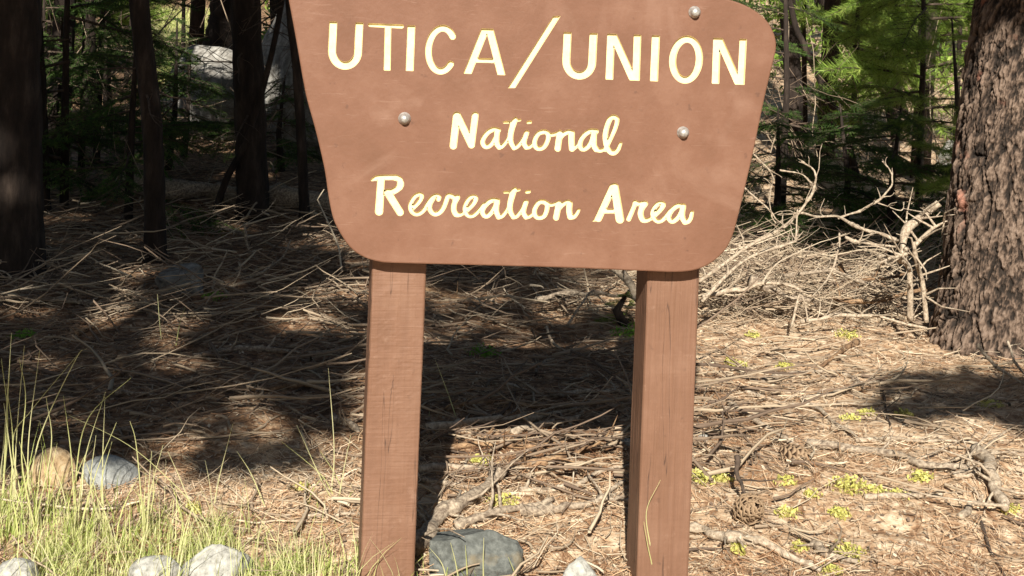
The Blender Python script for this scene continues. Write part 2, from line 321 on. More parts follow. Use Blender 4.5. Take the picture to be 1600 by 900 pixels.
G = [
    ('letter', cap([(arcU(518.8, 559.5, 33, 102.5), W)], *lines(512, 567, 33, 140))),
    ('letter', cap([([(578.5, 38.5), (627.5, 41)], 3.9), ([(606.5, 30), (604.5, 125)], 5.6, 5.9)], *lines(578, 627, 36, 109.5))),
    ('letter', cap([([(643.2, 30), (639.5, 125)], W)], *lines(635, 650, 39, 111))),
    ('letter', script([(ell(690, 77.5, 20.5, 33.6, 38, 180, .05) + ell(690, 77.5, 20.5, 33.6, 180, 318, .05)[1:], 5.6, 5.6)])),
    ('letter', cap([([(764.5, 30), (716, 150)][:1] + [(724, 131)], 6.4), ([(759.5, 24), (788, 134)], 6.4), ([(741, 94), (778, 95)], 4.0)], *lines(726, 788, 43, 115.5))),
    ('slash', cap([([(876, 16), (790, 152)], 5.2)], *lines(796, 870, 26, 138, -.02))),
    ('letter', cap([(arcU(885, 925.5, 50, 118), W)], *lines(879, 932, 49.5, 160))),
    ('letter', cap([([(955.5, 40), (951.5, 140)], 6.4), ([(950.5, 38), (996.5, 140)], 6.2), ([(996.8, 40), (993.3, 140)], 6.2)], *lines(947, 1001, 52, 124.5))),
    ('letter', cap([([(1025.7, 40), (1021.3, 140)], 6.6)], *lines(1015, 1032, 54.5, 127))),
    ('letter', script([(ell(1072, 93, 20.8, 32, 0, 360, .05, 36), 5.9)])),
    ('letter', cap([([(1121, 45), (1117.5, 145)], 6.2), ([(1116, 44), (1161, 146)], 6.2), ([(1162.4, 45), (1157, 145)], 6.0)], *lines(1111, 1167, 58.5, 131))),
    ('script_letter', script([([(708.2, 227.5), (713.5, 180)], 6.3), ([(714.5, 180), (736.5, 226)], 6.1), ([(736.7, 225.5), (742.6, 179.7)], 5.8)])),
    ('script_word', script([
        ([(779, 203.5), (771, 202), (762, 207), (755, 217), (754.8, 225), (759.5, 229), (766, 226.5), (772, 219), (777, 209)], 4.2), ([(777, 205), (776, 215), (776.5, 224), (780, 229.5)], 4.7), ([(780, 229.8), (785, 228), (792, 219.5), (797, 209)], 3.8, 3.0),
        ([(806, 185), (803, 191), (799.5, 201), (797.7, 212), (798.5, 222), (803, 230.5)], [3, 3.4, 3.8, 4.2, 4.6, 4.9, 5.1, 5.2, 5.3, 5.3, 5.3, 5.3, 5.2, 5.2, 5.1, 5, 5, 4.9, 4.9, 4.8, 4.7, 4.7, 4.6, 4.6, 4.5, 4.5, 4.4, 4.4, 4.3, 4.2, 4.2]), ([(787.7, 191.2), (796, 190.8), (804, 189), (812.5, 187.5)], 2.4),
        ([(803, 231), (809, 228), (816, 219), (822, 208)], 4, 3), ([(823, 207), (820, 216), (819, 224), (822, 229.5)], 4.4), ([(822, 230), (828, 229), (836, 222)], 4, 3),
        ([(849, 205.5), (842, 208), (837, 215), (835.4, 223), (837.5, 230), (843.5, 232), (850, 229), (855, 221), (857, 213), (854.5, 207), (849, 205.5)], 4.1),
        ([(853, 206), (860, 210.5), (867, 209.5), (874, 207.5)], 3.4), ([(874.8, 208), (873, 220), (871.4, 231.8)], 5.4), ([(874, 218), (880, 210), (888, 206), (893, 207.5)], 3.4, 4.6), ([(893.3, 208), (893, 220), (893.8, 232)], 5.3), ([(894, 233), (899, 230), (906, 223)], 3.8, 3),
        ([(932, 205), (923, 204.5), (915, 209), (908.5, 217), (906.5, 225), (908, 231.5), (913, 232.6), (919, 228.5), (924, 221), (927.5, 210)], 4.2), ([(928.5, 206.5), (928, 216), (928.3, 227), (931.5, 233)], 4.9), ([(932, 233.5), (938, 235), (945, 233)], 4, 3.4),
        ([(946, 234), (951, 223), (958, 208), (963, 195), (964.2, 186.5), (959, 182.5), (953, 186), (948.5, 197), (946, 210), (946.6, 222), (949.5, 232), (955, 238), (961, 237.8), (966, 233), (969.8, 224)], [3.6] * 12 + [3.8] * 12 + [4.2] * 12 + [4.6] * 36 + [4.2, 4.1, 4, 3.9, 3.8, 3.7, 3.6, 3.5, 3.4, 3.3, 3.2, 3.1, 3.0])])),
    ('letter_dot', script([([(825, 191.2), (828.6, 190.8)], 2.9)])),
    ('script_letter', script([([(581.5, 281), (588, 278.3), (597, 277.2), (608, 277), (617, 277.2), (623.5, 280), (625.8, 286.5), (623, 293), (615, 298.5), (604, 302)], [2.6, 2.9, 3.2, 3.5, 3.8, 4.1] + [4.7] * 18 + [5.2] * 12 + [6] * 6 + [5.4] * 12 + [5]), ([(595.3, 280), (592.2, 330)], 6.3, 7.0), ([(606, 301), (625, 331.5)], 6.6, 6.3)])),
    ('script_word', script([
        ([(646, 324), (654, 316), (659, 307.5), (656.5, 303.5), (650.5, 305), (644.5, 312), (641, 321), (642.5, 329.5), (649, 334.2), (656, 333), (663, 327), (669, 317), (676, 308), (682.5, 305.5), (686, 308), (685, 311.5)], 3.8),
        ([(677, 309), (671.8, 319), (672.2, 328.5), (679, 334), (687, 331.5), (693, 324), (697, 314), (700, 306), (705, 306), (710, 309), (715, 307.5)], 4.2), ([(714.5, 308.5), (710, 317), (709, 327), (712, 334), (718, 335.3), (724, 333)], [4.8] * 20 + [4.6, 4.4, 4.2, 4, 3.9, 3.8, 3.6, 3.5, 3.4, 3.3, 3.2]),
        ([(730, 328), (739, 319), (743.8, 310.5), (740.5, 307), (734, 309), (728.5, 317), (726, 326), (728, 333.5), (733.5, 337.4), (740.5, 336), (748, 329), (756, 319)], 4.0, 3.4),
        ([(777.5, 313.5), (769, 312.7), (762, 317), (755.5, 324.5), (753.8, 332), (757.5, 337), (762.5, 336.6), (768, 331), (773, 323), (776, 316)], 4.2), ([(777, 315), (775.6, 323), (775.8, 331), (779, 338.5)], 4.7), ([(779, 339), (785, 337), (792, 328), (797, 317)], 3.8, 3),
        ([(805, 294.5), (802, 300), (798.8, 310), (796.8, 321), (797.8, 331), (802, 338.5)], [3, 3.4, 3.8, 4.2, 4.6, 4.9, 5.1, 5.2, 5.3, 5.3, 5.3, 5.3, 5.2, 5.2, 5.1, 5, 5, 4.9, 4.9, 4.8, 4.7, 4.7, 4.6, 4.6, 4.5, 4.5, 4.4, 4.4, 4.3, 4.2, 4.2]), ([(788, 300.5), (796, 300), (804, 298.5), (811.5, 296.5)], 2.4),
        ([(802, 339), (808, 337), (815, 328), (821, 317)], 4, 3), ([(821.8, 315.5), (818.8, 325), (818.3, 333), (821.5, 338.5)], 4.4), ([(821.5, 339.2), (828, 337.5), (836, 331)], 4, 3),
        ([(850, 315), (843, 315.5), (837.5, 322), (835, 330), (837, 337.5), (843, 339.8), (850, 337), (854, 329), (855, 320), (850, 315)], 4.1),
        ([(853, 316), (860, 320), (867, 318.5), (873, 316)], 3.2), ([(873.3, 317.5), (871, 329), (868.9, 339.7)], 5.2), ([(873, 327), (880, 319), (887, 315.5), (891, 318)], 3.3, 4.4), ([(890, 318.5), (889.4, 329), (891, 338.5)], 5.1), ([(891.5, 339.3), (896.5, 338.5), (901, 334), (904.3, 328)], 4.2, 3.0)])),
    ('letter_dot', script([([(823, 299.9), (826.8, 299.3)], 3.1)])),
    ('script_letter', script([([(957.5, 292), (935, 341)], 6.0), ([(960.5, 292), (968.6, 342.5)], 6.6, 7), ([(941, 329.6), (964, 329.6)], 4.1), ([(936, 341), (926.5, 345.3)], 4.4, 1.3)])),
    ('script_word', script([
        ([(982.3, 342.2), (993, 317)], 4.2, 4.0), ([(992.5, 316), (998.5, 318.5), (1004, 317.5), (1008.5, 317)], 4.2), ([(1008, 318), (1002.5, 326), (1001.2, 334.5), (1004, 342.5), (1010, 344.2), (1017, 341.5)], [5.0] * 20 + [4.8, 4.6, 4.3, 4.1, 3.9, 3.8, 3.7, 3.6, 3.5, 3.4, 3.3]),
        ([(1022, 337), (1030, 329.5), (1036.5, 321), (1035, 317.5), (1029, 318), (1023, 324), (1020, 332), (1021.5, 340.5), (1027.5, 345.6), (1034.5, 344), (1041, 337.5), (1048, 328.5)], 4.1, 3.6),
        ([(1067, 322.5), (1060, 321), (1053, 325), (1047, 332.5), (1045, 340.5), (1049, 345.4), (1054.5, 344), (1061, 337.5), (1066, 328)], 4.2), ([(1067.7, 322), (1066.2, 332), (1066.8, 340.5), (1070, 346.5)], 4.8), ([(1070.5, 347), (1075.5, 345.5), (1079.5, 340), (1081.5, 331.5)], 4.4, 3.3)])),
]
def contours(f, level, step=0.8):     # closed loops of f = level over the lettering area (photograph pixels)
    # coarse pass finds the box
    Xc, Yc = np.meshgrid(np.arange(500, 1184, 4.0), np.arange(16, 364, 4.0)); D = f(Xc, Yc); w = np.where(D < 6)
    x0, x1 = Xc[0, w[1].min()] - 8, Xc[0, w[1].max()] + 8; y0, y1 = Yc[w[0].min(), 0] - 8, Yc[w[0].max(), 0] + 8
    xs = np.arange(x0, x1, step); ys = np.arange(y0, y1, step); X, Y = np.meshgrid(xs, ys); D = f(X, Y) - level; D[D == 0] = 1e-6
    segs = {}
    def ip(i, j, i2, j2):
        a, b = D[j, i], D[j2, i2]; t = a / (a - b); return (xs[i] + t * (xs[i2] - xs[i]), ys[j] + t * (ys[j2] - ys[j]))
    S = D < 0; cells = np.argwhere(S[:-1, :-1].astype(int) + S[1:, :-1] + S[:-1, 1:] + S[1:, 1:] != 0)
    pos = {}
    for j, i in cells:
        q = [(i, j), (i + 1, j), (i + 1, j + 1), (i, j + 1)]; s = [S[b, a] for a, b in q]
        if all(s): continue
        ent = []; ext = []
        for k in range(4):
            a, b = q[k], q[(k + 1) % 4]
            if s[k] != s[(k + 1) % 4]:
                key = (min(a, b), max(a, b)); pos[key] = ip(*key[0], *key[1]) if key not in pos else pos[key]
                (ext if s[k] else ent).append((k, key))
        if len(ent) == 1: segs[ext[0][1]] = ent[0][1]
        else:
            for k, key in ext:
                nk = min(ent, key=lambda e: (e[0] - k) % 4); segs[key] = nk[1]
    loops = []
    while segs:
        k0 = next(iter(segs)); L = []; k = k0
        while k in segs: L.append(pos[k]); k = segs.pop(k)
        if len(L) > 6:
            P = np.array(L)
            for _ in range(1): P = .25 * np.roll(P, 1, 0) + .5 * P + .25 * np.roll(P, -1, 0)
            loops.append(P)
    return loops
def fill(loops3):                 # triangulate loops (holes included)
    polys = [[Vector((float(a), float(b), 0)) for a, b in L] for L in loops3]; return tessellate_polygon(polys)

all_mb = MB()
sign_root = empty('wooden_sign', [O0[0], O0[1] + .06, 0], 'large brown painted wooden board sign with routed cream lettering on two posts', 'sign')
def signpart(name, V, F, material, parent, smooth=False, tone=.5):
    mb = MB(); mb.add(np.asarray(V) - np.array(sign_root.location), F, tone); me = mb.mesh(name, material, smooth)
    return link(name, me, parent)
hole_loops = []; letters = []
for name, f in G:
    outer = contours(f, -0.3); hole_loops += outer; letters.append((name, f, outer))
TH = .052; BV = .004; DEEP = .0075
# board: front face with the lettering routed out of it
o2 = out2; n = len(o2)
area = .5 * np.sum(o2[:, 0] * np.roll(o2[:, 1], -1) - np.roll(o2[:, 0], -1) * o2[:, 1])
if area < 0: o2 = o2[::-1]
tn = np.roll(o2, -1, 0) - np.roll(o2, 1, 0); nrm = np.stack([tn[:, 1], -tn[:, 0]], -1); nrm /= np.linalg.norm(nrm, axis=1)[:, None]
ins = o2 - nrm * BV
loops2 = [ins] + [np.array([s2(*p) for p in L]) for L in hole_loops]
tris = fill(loops2); flat = np.vstack(loops2)
V = [s3(flat, 0)]; F = []
for a, b, c in tris:
    A, B, C = flat[a], flat[b], flat[c]; cr = (B[0] - A[0]) * (C[1] - A[1]) - (B[1] - A[1]) * (C[0] - A[0])
    F.append((a, b, c) if cr > 0 else (a, c, b))
base = len(flat)
rings = [(o2 - nrm * BV * .3, BV * .3), (o2, BV), (o2, TH - BV), (ins, TH)]
for q, d in rings: V.append(s3(q, d))
prev = 0
for k in range(4):
    cur = base + k * n
    for i in range(n): F.append((prev + i, cur + i, cur + (i + 1) % n, prev + (i + 1) % n))
    prev = cur
F.append(tuple(prev + i for i in range(n))[::-1])
board = signpart('board', np.vstack(V), F, M['paint'], sign_root)
# lettering: sloping groove wall + flat floor, one part per letter or joined script word
for name, f, outer in letters:
    V = []; F = []; base = 0
    inner = contours(f, -1.35)
    # pair each outer loop with the nearest inner loop point by point
    floor = [np.array([s2(*p) for p in L]) for L in inner]
    flat = np.vstack(floor); tr = fill(floor); V.append(s3(flat, DEEP))
    for a, b, c in tr:
        A, B, C = flat[a], flat[b], flat[c]; cr = (B[0] - A[0]) * (C[1] - A[1]) - (B[1] - A[1]) * (C[0] - A[0]); F.append((a, b, c) if cr > 0 else (a, c, b))
    base = len(flat)
    for L in outer:
        q = np.array([s2(*p) for p in L]); m = len(q)
        # wall: move each point down the gradient to the inner level
        px = np.array(L); e = .3
        gxv = (f(px[:, 0] + e, px[:, 1]) - f(px[:, 0] - e, px[:, 1])); gyv = (f(px[:, 0], px[:, 1] + e) - f(px[:, 0], px[:, 1] - e))
        gl = np.hypot(gxv, gyv) + 1e-6; pin = px - np.stack([gxv, gyv], -1) / gl[:, None] * 1.1
        q2 = np.array([s2(*p) for p in pin])
        V += [s3(q, -.0002), s3(q2, DEEP + .0004)]
        for i in range(m): j = (i + 1) % m; F.append((base + i, base + j, base + m + j, base + m + i))
        base += 2 * m
    signpart(name, np.vstack(V), F, M['cream'], board, False)
# carriage bolts: washer-like rim and domed head
for px, py in [(1085, 19), (632, 185), (1067, 207), (655, -16)]:
    c = s2(px, py); mb = MB(); k = 20; prof = [(.0155, 0), (.0155, .003), (.0135, .0042), (.0125, .0085), (.0105, .0155), (.006, .019), (.0, .0205)]
    V = []; F = []
    for r, z in prof[:-1]:
        for j in range(k): a = j * 2 * math.pi / k; V.append(s3(c + r * np.array([math.cos(a), math.sin(a)]), -z))
    V.append(s3(c, -prof[-1][1])); 
    for i in range(len(prof) - 2):
        for j in range(k): F.append((i * k + j, i * k + (j + 1) % k, (i + 1) * k + (j + 1) % k, (i + 1) * k + j))
    for j in range(k): F.append(((len(prof) - 2) * k + j, (len(prof) - 2) * k + (j + 1) % k, len(V) - 1))
    signpart('bolt', np.array(V), F, M['bolt'], sign_root, True)
# posts: rough sawn, softened corners, slightly uneven faces
def post(pl, pr, yaw, depth, side):
    # pl, pr: pixels of the front face's left/right edge at the foot
    w = .136; ca, sa = math.cos(R(yaw)), math.sin(R(yaw))
    ux = np.array([ca, sa, 0]); uy = np.array([-sa, ca, 0])
    q = onsign((pl[0] + pr[0]) / 2, pl[1]); c = np.array([q[0], q[1], 0]) + NB * (TH + .001)
    zs = np.linspace(-.25, 1.50, 260); rc = .007
    prof = []
    for (sx, sy, a0) in ((1, 0, -90), (1, 1, 0), (0, 1, 90), (0, 0, 180)):
        for a in (0, 30, 60, 90):
            prof.append(((w / 2 - rc) * (1 if sx else -1) + rc * math.cos(R(a0 + a)), (rc if sy == 0 else depth - rc) + rc * math.sin(R(a0 + a))))
    P = []
    for i in range(len(prof)):
        a, b = np.array(prof[i]), np.array(prof[(i + 1) % len(prof)]); m = 14 if np.hypot(*(b - a)) > .03 else 1
        for t in range(m): P.append(a + (b - a) * t / m)
    P = np.array(P); k = len(P); V = []
    for z in zs:
        wv = side == 2
        wob = .0022 * np.array([vn(z * 3, 1.0, side), vn(z * 3, 9.0, side)])
        nn = (.0002 if wv else .0008) * vn(P[:, 0] * 90 + side * 9, np.full(k, z * 150), 31) + (.0014 if wv else .0007) * vn(P[:, 0] * 260 + P[:, 1] * 200, np.full(k, z * 6), 41)
        c2 = P - np.array([0, depth / 2]); dr = c2 / np.linalg.norm(c2, axis=1)[:, None]
        Q = P + dr * nn[:, None] + wob
        V.append(c + Q[:, :1] * ux + Q[:, 1:] * uy + np.array([0, 0, z]))
    V = np.vstack(V); F = []
    for i in range(len(zs) - 1):
        for j in range(k): F.append((i * k + j, i * k + (j + 1) % k, (i + 1) * k + (j + 1) % k, (i + 1) * k + j))
    F.append(tuple(range(k))[::-1]); F.append(tuple((len(zs) - 1) * k + j for j in range(k)))
    return signpart('post', V, F, M['post2' if wv else 'post'], sign_root, False)
post((570, 890), (645, 890), 8.5, .13, 1)
post((1008, 890), (1078, 890), 6.5, .14, 2)

# ------------------------------------------------------------ fallen branches
WHT, GRY, BRN, DRK = 'white_wood', 'grey_wood', 'brown_wood', 'dark_wood'
def branch(label, pts, r, m=GRY, Y=None, lift=.8, taper=.45, twigs=0, group=None, name='fallen_branch', cat='branch'):
    # pts in photograph pixels; lying on the ground unless a distance Y (number or list) is given
    P = []
    for i, p in enumerate(pts):
        if Y is None: q = grd(*p); q = q + np.array([0, 0, r * lift])
        else: q = at(p[0], p[1], Y if np.isscalar(Y) else Y[i])
        P.append(q)
    C = crom(np.array(P), 12 if len(P) > 2 else 14); nC = len(C)
    C = C + wob(nC, r * .35)
    if group == 'branches in the brush pile': r = r * .78
    if Y is None:
        zz = gh(C[:, 0], C[:, 1]) + r * lift; C[:, 2] = np.maximum(C[:, 2], zz + r * .15)
    rr = r * (1 - (1 - taper) * np.linspace(0, 1, nC)) * (1 + .16 * wob(nC, 1)[:, 0]); rr[rng.integers(1, nC - 1, max(1, nC // 14))] *= 1.35; rr = np.maximum(rr, r * .3)
    mb = MB(); mb.tube(C, rr, 8 if r > .009 else 6, .5, True, .12)
    n = twigs if twigs else (int(nC / 9))
    for k in range(n):
        i = int(rng.integers(2, nC - 2)) if nC > 5 else 1
        d = C[min(i + 1, nC - 1)] - C[i]; d /= np.linalg.norm(d) + 1e-9
        s = np.cross(d, [0, 0, 1]) * rng.choice([-1, 1]) + np.array([0, 0, abs(rng.normal(.2, .5))]) + d * .7; s /= np.linalg.norm(s)
        L = rng.uniform(3, 10) * max(r, .006) * (1.6 if twigs else 1); q = [C[i]]
        for t in range(4): s = s + rng.normal(0, .22, 3); s /= np.linalg.norm(s); q.append(q[-1] + s * L / 4)
        q = np.array(q)
        q[1:, 2] = np.maximum(q[1:, 2], gh(q[1:, 0], q[1:, 1]) + .002)
        mb.tube(q, np.linspace(min(rr[i] * .55, .006), .0012, 5), 5, .5, False)
    c = centre(mb); o = link(name, mb.mesh(name, M[m]), None, c.tolist()); tag(o, label, cat, group); return o
BP = 'branches in the brush pile'; BF = 'branches lying under the sign'; BR = 'sticks lying right of the sign'; BL = 'branches in the left shade'
# brush pile at the right
branch('long bleached branch sweeping up from the right post and hooking over at its tip', [(1092, 440), (1158, 393), (1212, 361), (1251, 329), (1274, 286), (1274, 266), (1252, 252)], .014, WHT, [6.2, 6.3, 6.4, 6.5, 6.5, 6.5, 6.5], taper=.3, twigs=16, group=BP)
branch('pale twig crossing behind the hooked tip of the long bleached branch', [(1219, 267), (1251, 272), (1268, 286), (1275, 292)], .006, WHT, 6.55, group=BP, twigs=4)
branch('thin forked white twig beside the lower right edge of the sign board', [(1178, 242), (1206, 272), (1203, 300), (1204, 329), (1212, 350)], .006, WHT, 6.3, group=BP, twigs=9)
branch('straight white twig poking out from behind the right edge of the board', [(1160, 290), (1184, 312), (1206, 333), (1222, 350)], .006, WHT, 6.25, group=BP, twigs=3)
branch('pale branch under the long hooked one, bending upward at its right end', [(1096, 470), (1165, 407), (1233, 382), (1244, 368), (1247, 325)], .011, WHT, [6.0, 6.2, 6.3, 6.35, 6.4], group=BP, twigs=10)
branch('straight bleached branch running from the white snag towards the sign', [(1405, 374), (1350, 357), (1308, 340), (1251, 334), (1215, 336)], .013, WHT, [6.1, 6.2, 6.35, 6.5, 6.5], taper=.3, group=BP, twigs=8)
branch('curved white twig rising to a ring shape above the straight bleached branch', [(1308, 341), (1347, 327), (1379, 308), (1395, 283), (1389, 265), (1378, 252)], .008, WHT, 6.7, group=BP, twigs=10)
branch('small white twig hooked at its tip below the ring shaped twig', [(1365, 314), (1385, 322), (1408, 328), (1412, 316)], .005, WHT, 6.7, group=BP, twigs=3)
snag = empty('broken_snag', grd(1425, 500), 'thick bleached broken snag with forked legs beside the big trunk', 'dead wood', BP)
for pts, r in (([(1466, 320), (1440, 345), (1414, 372), (1411, 396), (1415, 408)], .034), ([(1413, 392), (1417, 412), (1423, 438), (1427, 500)], .021), ([(1424, 380), (1430, 405), (1440, 440), (1446, 502)], .020), ([(1418, 395), (1400, 402), (1372, 406)], .017), ([(1480, 346), (1455, 358), (1426, 385)], .014)):
    C = crom(np.array([at(x, y, 6.0 + .04 * math.sin(x)) for x, y in pts]), 8); mb = MB(); C = C + wob(len(C), r * .3)
    mb.tube(C - np.array(snag.location), .62 * r * np.linspace(.6, 1, len(C)) * (1 + .15 * wob(len(C), 1)[:, 0]), 10, .5, True, .2); 
    for q_ in range(7):
        i_ = int(rng.integers(2, len(C) - 2)); d_ = rng.normal(0, 1, 3) + [0, -.3, .2]; d_ /= np.linalg.norm(d_); a_ = C[i_] - np.array(snag.location); l_ = rng.uniform(.05, .22)
        mb.tube(np.array([a_, a_ + d_ * l_ * .5 + rng.normal(0, .01, 3), a_ + d_ * l_ + rng.normal(0, .03, 3)]), [.006, .004, .0015], 5, .5, False)
    link('limb', mb.mesh('limb', M[WHT]), snag)
branch('slim curved stick standing in the middle of the brush pile', [(1311, 366), (1309, 396), (1293, 436), (1270, 464)], .008, WHT, [6.6, 6.5, 6.4, 6.2], group=BP)
branch('thin pale stick arching low over the left half of the brush pile', [(1187, 447), (1215, 411), (1254, 393), (1293, 400)], .008, WHT, [6.2, 6.3, 6.4, 6.5], group=BP, twigs=4)
branch('stout grey log end lying across the left front of the brush pile', [(1176, 441), (1201, 452), (1233, 464), (1268, 470)], .03, GRY, 6.3, group=BP, name='fallen_log', cat='log')
branch('pale branch lying over the stout grey log end in the brush pile', [(1098, 466), (1140, 455), (1187, 446), (1229, 446), (1254, 455)], .014, WHT, 6.15, group=BP, twigs=6)
branch('brown bowed branch sagging in the centre right of the brush pile', [(1308, 416), (1336, 437), (1382, 436), (1421, 425)], .015, BRN, 6.6, group=BP, twigs=4)
branch('pale branch lying level just below the straight bleached branch', [(1318, 373), (1350, 380), (1402, 383)], .014, WHT, 6.75, group=BP)
branch('long pale branch along the front foot of the brush pile near the trunk', [(1251, 503), (1308, 494), (1372, 494), (1448, 514)], .013, WHT, 6.05, group=BP, twigs=6)
branch('short white peg leaning like an inverted V before the brush pile', [(1236, 509), (1251, 460), (1266, 505)], .010, WHT, 6.0, group=BP)
branch('brown branch resting across the brush pile toward the foot of the trunk', [(1300, 470), (1370, 470), (1430, 455), (1460, 449)], .016, BRN, 6.4, group=BP, twigs=4)
branch('grey branch lying deep in the brush pile behind the slim curved stick', [(1225, 430), (1300, 425), (1380, 452), (1440, 478)], .014, GRY, 6.5, group=BP, twigs=5)
# under and behind the board
branch('thick pale branch stub slanting down behind the right post top', [(955, 415), (985, 448), (1006, 480)], .024, WHT, [6.2, 6.1, 6.0], group=BF)
branch('arched grey branch just under the board left of the right post', [(840, 470), (875, 459), (913, 458), (960, 460), (1000, 468)], .012, GRY, 6.3, group=BF, twigs=6)
branch('thin twig leaning up to the right under the middle of the board', [(886, 509), (911, 470), (931, 452)], .006, GRY, [5.9, 6, 6.1], group=BF, twigs=2)
branch('brown stick in shade just right of the left post top', [(660, 452), (708, 468), (752, 476)], .012, BRN, group=BF)
branch('thin white arching twig between the posts, bowing down to the right', [(853, 511), (864, 535), (886, 551), (914, 579), (939, 594), (972, 603)], .007, WHT, [5.9, 5.8, 5.75, 5.65, 5.6, 5.5], group=BF, twigs=3)
branch('short pale stick lying under the bow of the white arching twig', [(881, 601), (904, 595), (925, 587)], .008, WHT, group=BF)
branch('short grey stick in shade midway between the two posts', [(834, 576), (850, 571), (866, 564)], .010, GRY, group=BF)
branch('bent pale stick lying a hand right of the left post middle', [(770, 601), (800, 606), (830, 617), (834, 632)], .008, WHT, group=BF)
branch('long level stick running into the right post at mid height', [(860, 622), (900, 618), (945, 616), (1000, 614)], .011, WHT, group=BF, twigs=3)
branch('straight pale stick slanting down beside the left post', [(725, 630), (745, 643), (766, 654)], .009, WHT, group=BF)
branch('long pale branch from the left post ending in a knotted fork', [(665, 676), (733, 667), (780, 660), (839, 659), (880, 650), (903, 643)], .015, WHT, group=BF, twigs=6)
branch('pale branch just below the knotted fork, running down to the left', [(800, 684), (858, 667), (895, 660), (912, 648)], .014, WHT, group=BF, twigs=3)
branch('brown branch slanting up to the right post below its middle', [(815, 736), (850, 728), (892, 718), (941, 704), (985, 685)], .014, BRN, group=BF, twigs=4)
branch('thin curved pale branch reaching the right post below the brown one', [(810, 771), (860, 770), (895, 766), (936, 744), (992, 732)], .010, WHT, group=BF, twigs=3)
branch('grey branch rising in a bend to the right post above the white stone', [(815, 806), (860, 803), (892, 799), (936, 790), (953, 776), (992, 748)], .014, GRY, group=BF, twigs=4)
branch('short pale stick pointing at the right post beside the bent grey branch', [(948, 778), (970, 785), (992, 791)], .009, WHT, group=BF)
branch('thick lichen flecked log slanting up from the left post foot', [(630, 876), (645, 862), (682, 828), (726, 796), (769, 764), (784, 754)], .027, GRY, lift=.9, taper=.6, group=BF, name='fallen_log', cat='log')
branch('mid sized grey branch lying behind the angular dark rock', [(716, 830), (769, 812), (812, 802), (864, 794)], .018, GRY, group=BF, twigs=3)
branch('long thin pale branch lying level right of the left post above the log', [(650, 741), (726, 738), (798, 741), (862, 727)], .012, WHT, group=BF, twigs=4)
branch('short branch sloping down right of the left post under the level one', [(650, 751), (697, 760), (742, 768)], .010, GRY, group=BF)
branch('faint brown stick between posts, under the bent pale stick', [(690, 706), (760, 700), (830, 704), (900, 694)], .012, BRN, group=BF, twigs=3)
branch('dark stick in shade between posts at a third of their height', [(680, 648), (760, 632), (850, 640), (930, 632)], .010, BRN, group=BF)
# right foreground
branch('pale branch curving from the right post foot to the bottom edge', [(1070, 832), (1100, 838), (1132, 848), (1184, 856), (1240, 880), (1284, 902)], .016, WHT, group=BR, twigs=4)
branch('long thin level twig right of the right post, farthest of the straight ones', [(1160, 610), (1200, 626), (1248, 636), (1310, 636), (1384, 634), (1504, 638)], .008, WHT, group=BR, twigs=5)
branch('stick dropping down right from the farthest long level twig', [(1258, 632), (1304, 664), (1342, 694)], .010, WHT, group=BR)
branch('long straight twig running right across the litter from the stick joint', [(1336, 692), (1400, 690), (1460, 693), (1528, 697)], .009, WHT, group=BR, twigs=3)
branch('dark thin twig bending down left from the stick joint to the soil', [(1212, 758), (1272, 748), (1312, 716), (1338, 692)], .007, BRN, group=BR, twigs=3)
branch('pale stick slanting from the right post towards the curled cone', [(1140, 634), (1180, 664), (1232, 696), (1254, 718)], .012, WHT, group=BR, twigs=3)
branch('thick pale branch crossing the right litter toward the forked root', [(1262, 701), (1360, 712), (1440, 732), (1500, 740), (1545, 744)], .015, GRY, group=BR, twigs=5)
branch('slender stick rising to the right edge above the forked root', [(1480, 739), (1532, 708), (1580, 673)], .008, WHT, group=BR)
branch('short pale level stick left of the forked root', [(1352, 783), (1420, 780), (1475, 776)], .010, WHT, group=BR, twigs=2)
root = branch('bleached forked root end lying at the right edge of the photo', [(1532, 716), (1546, 752), (1552, 780), (1574, 814)], .022, WHT, lift=1.2, group=BR, twigs=7, name='dead_root', cat='root')
branch('stub of pale wood joining the forked root from the left', [(1490, 749), (1520, 745), (1546, 738)], .013, WHT, group=BR)
branch('small pale stick leaning against the foot of the forked root', [(1500, 812), (1518, 796), (1538, 780)], .010, WHT, group=BR)
branch('thin twig crossing the thick pale branch at a slant', [(1434, 694), (1412, 716), (1390, 738)], .006, BRN, group=BR)
branch('thin dark twig running down to the bottom edge at the far right', [(1530, 810), (1544, 856), (1568, 902)], .006, DRK, group=BR, twigs=4)
branch('white twig lying in the shade patch right of the trunk foot', [(1528, 540), (1548, 564), (1572, 584), (1606, 602)], .008, WHT, [5.4, 5.35, 5.3, 5.2], group=BR, twigs=3)
branch('thin upright white twig at the right edge before the trunk', [(1576, 532), (1584, 562), (1600, 585)], .006, WHT, [5.4, 5.3, 5.25], group=BR)
branch('small dark upright twig left of the shade patch', [(1376, 590), (1380, 615), (1384, 640), (1392, 672)], .006, DRK, group=BR, twigs=4)
branch('dark headed stick with pale bark near the bottom, left of a lichen tuft', [(1270, 854), (1288, 872), (1342, 884)], .013, GRY, group=BR, twigs=2)
branch('dark stick standing just above the pine cone', [(1153, 712), (1152, 735), (1158, 755), (1169, 784)], .009, DRK, [4.15, 4.12, 4.1, 4.05], group=BR, twigs=2)
branch('brown stick slanting in the lit soil before the brush pile', [(1340, 538), (1300, 566), (1258, 590)], .012, BRN, group=BR, twigs=3)
branch('pale curl of branch around the hollow right of the right post', [(1190, 600), (1230, 588), (1280, 584), (1330, 592), (1350, 610)], .010, GRY, group=BR, twigs=5)
branch('grey stick along the near side of the hollow right of the right post', [(1250, 628), (1300, 622), (1340, 606), (1372, 600)], .011, GRY, group=BR, twigs=3)
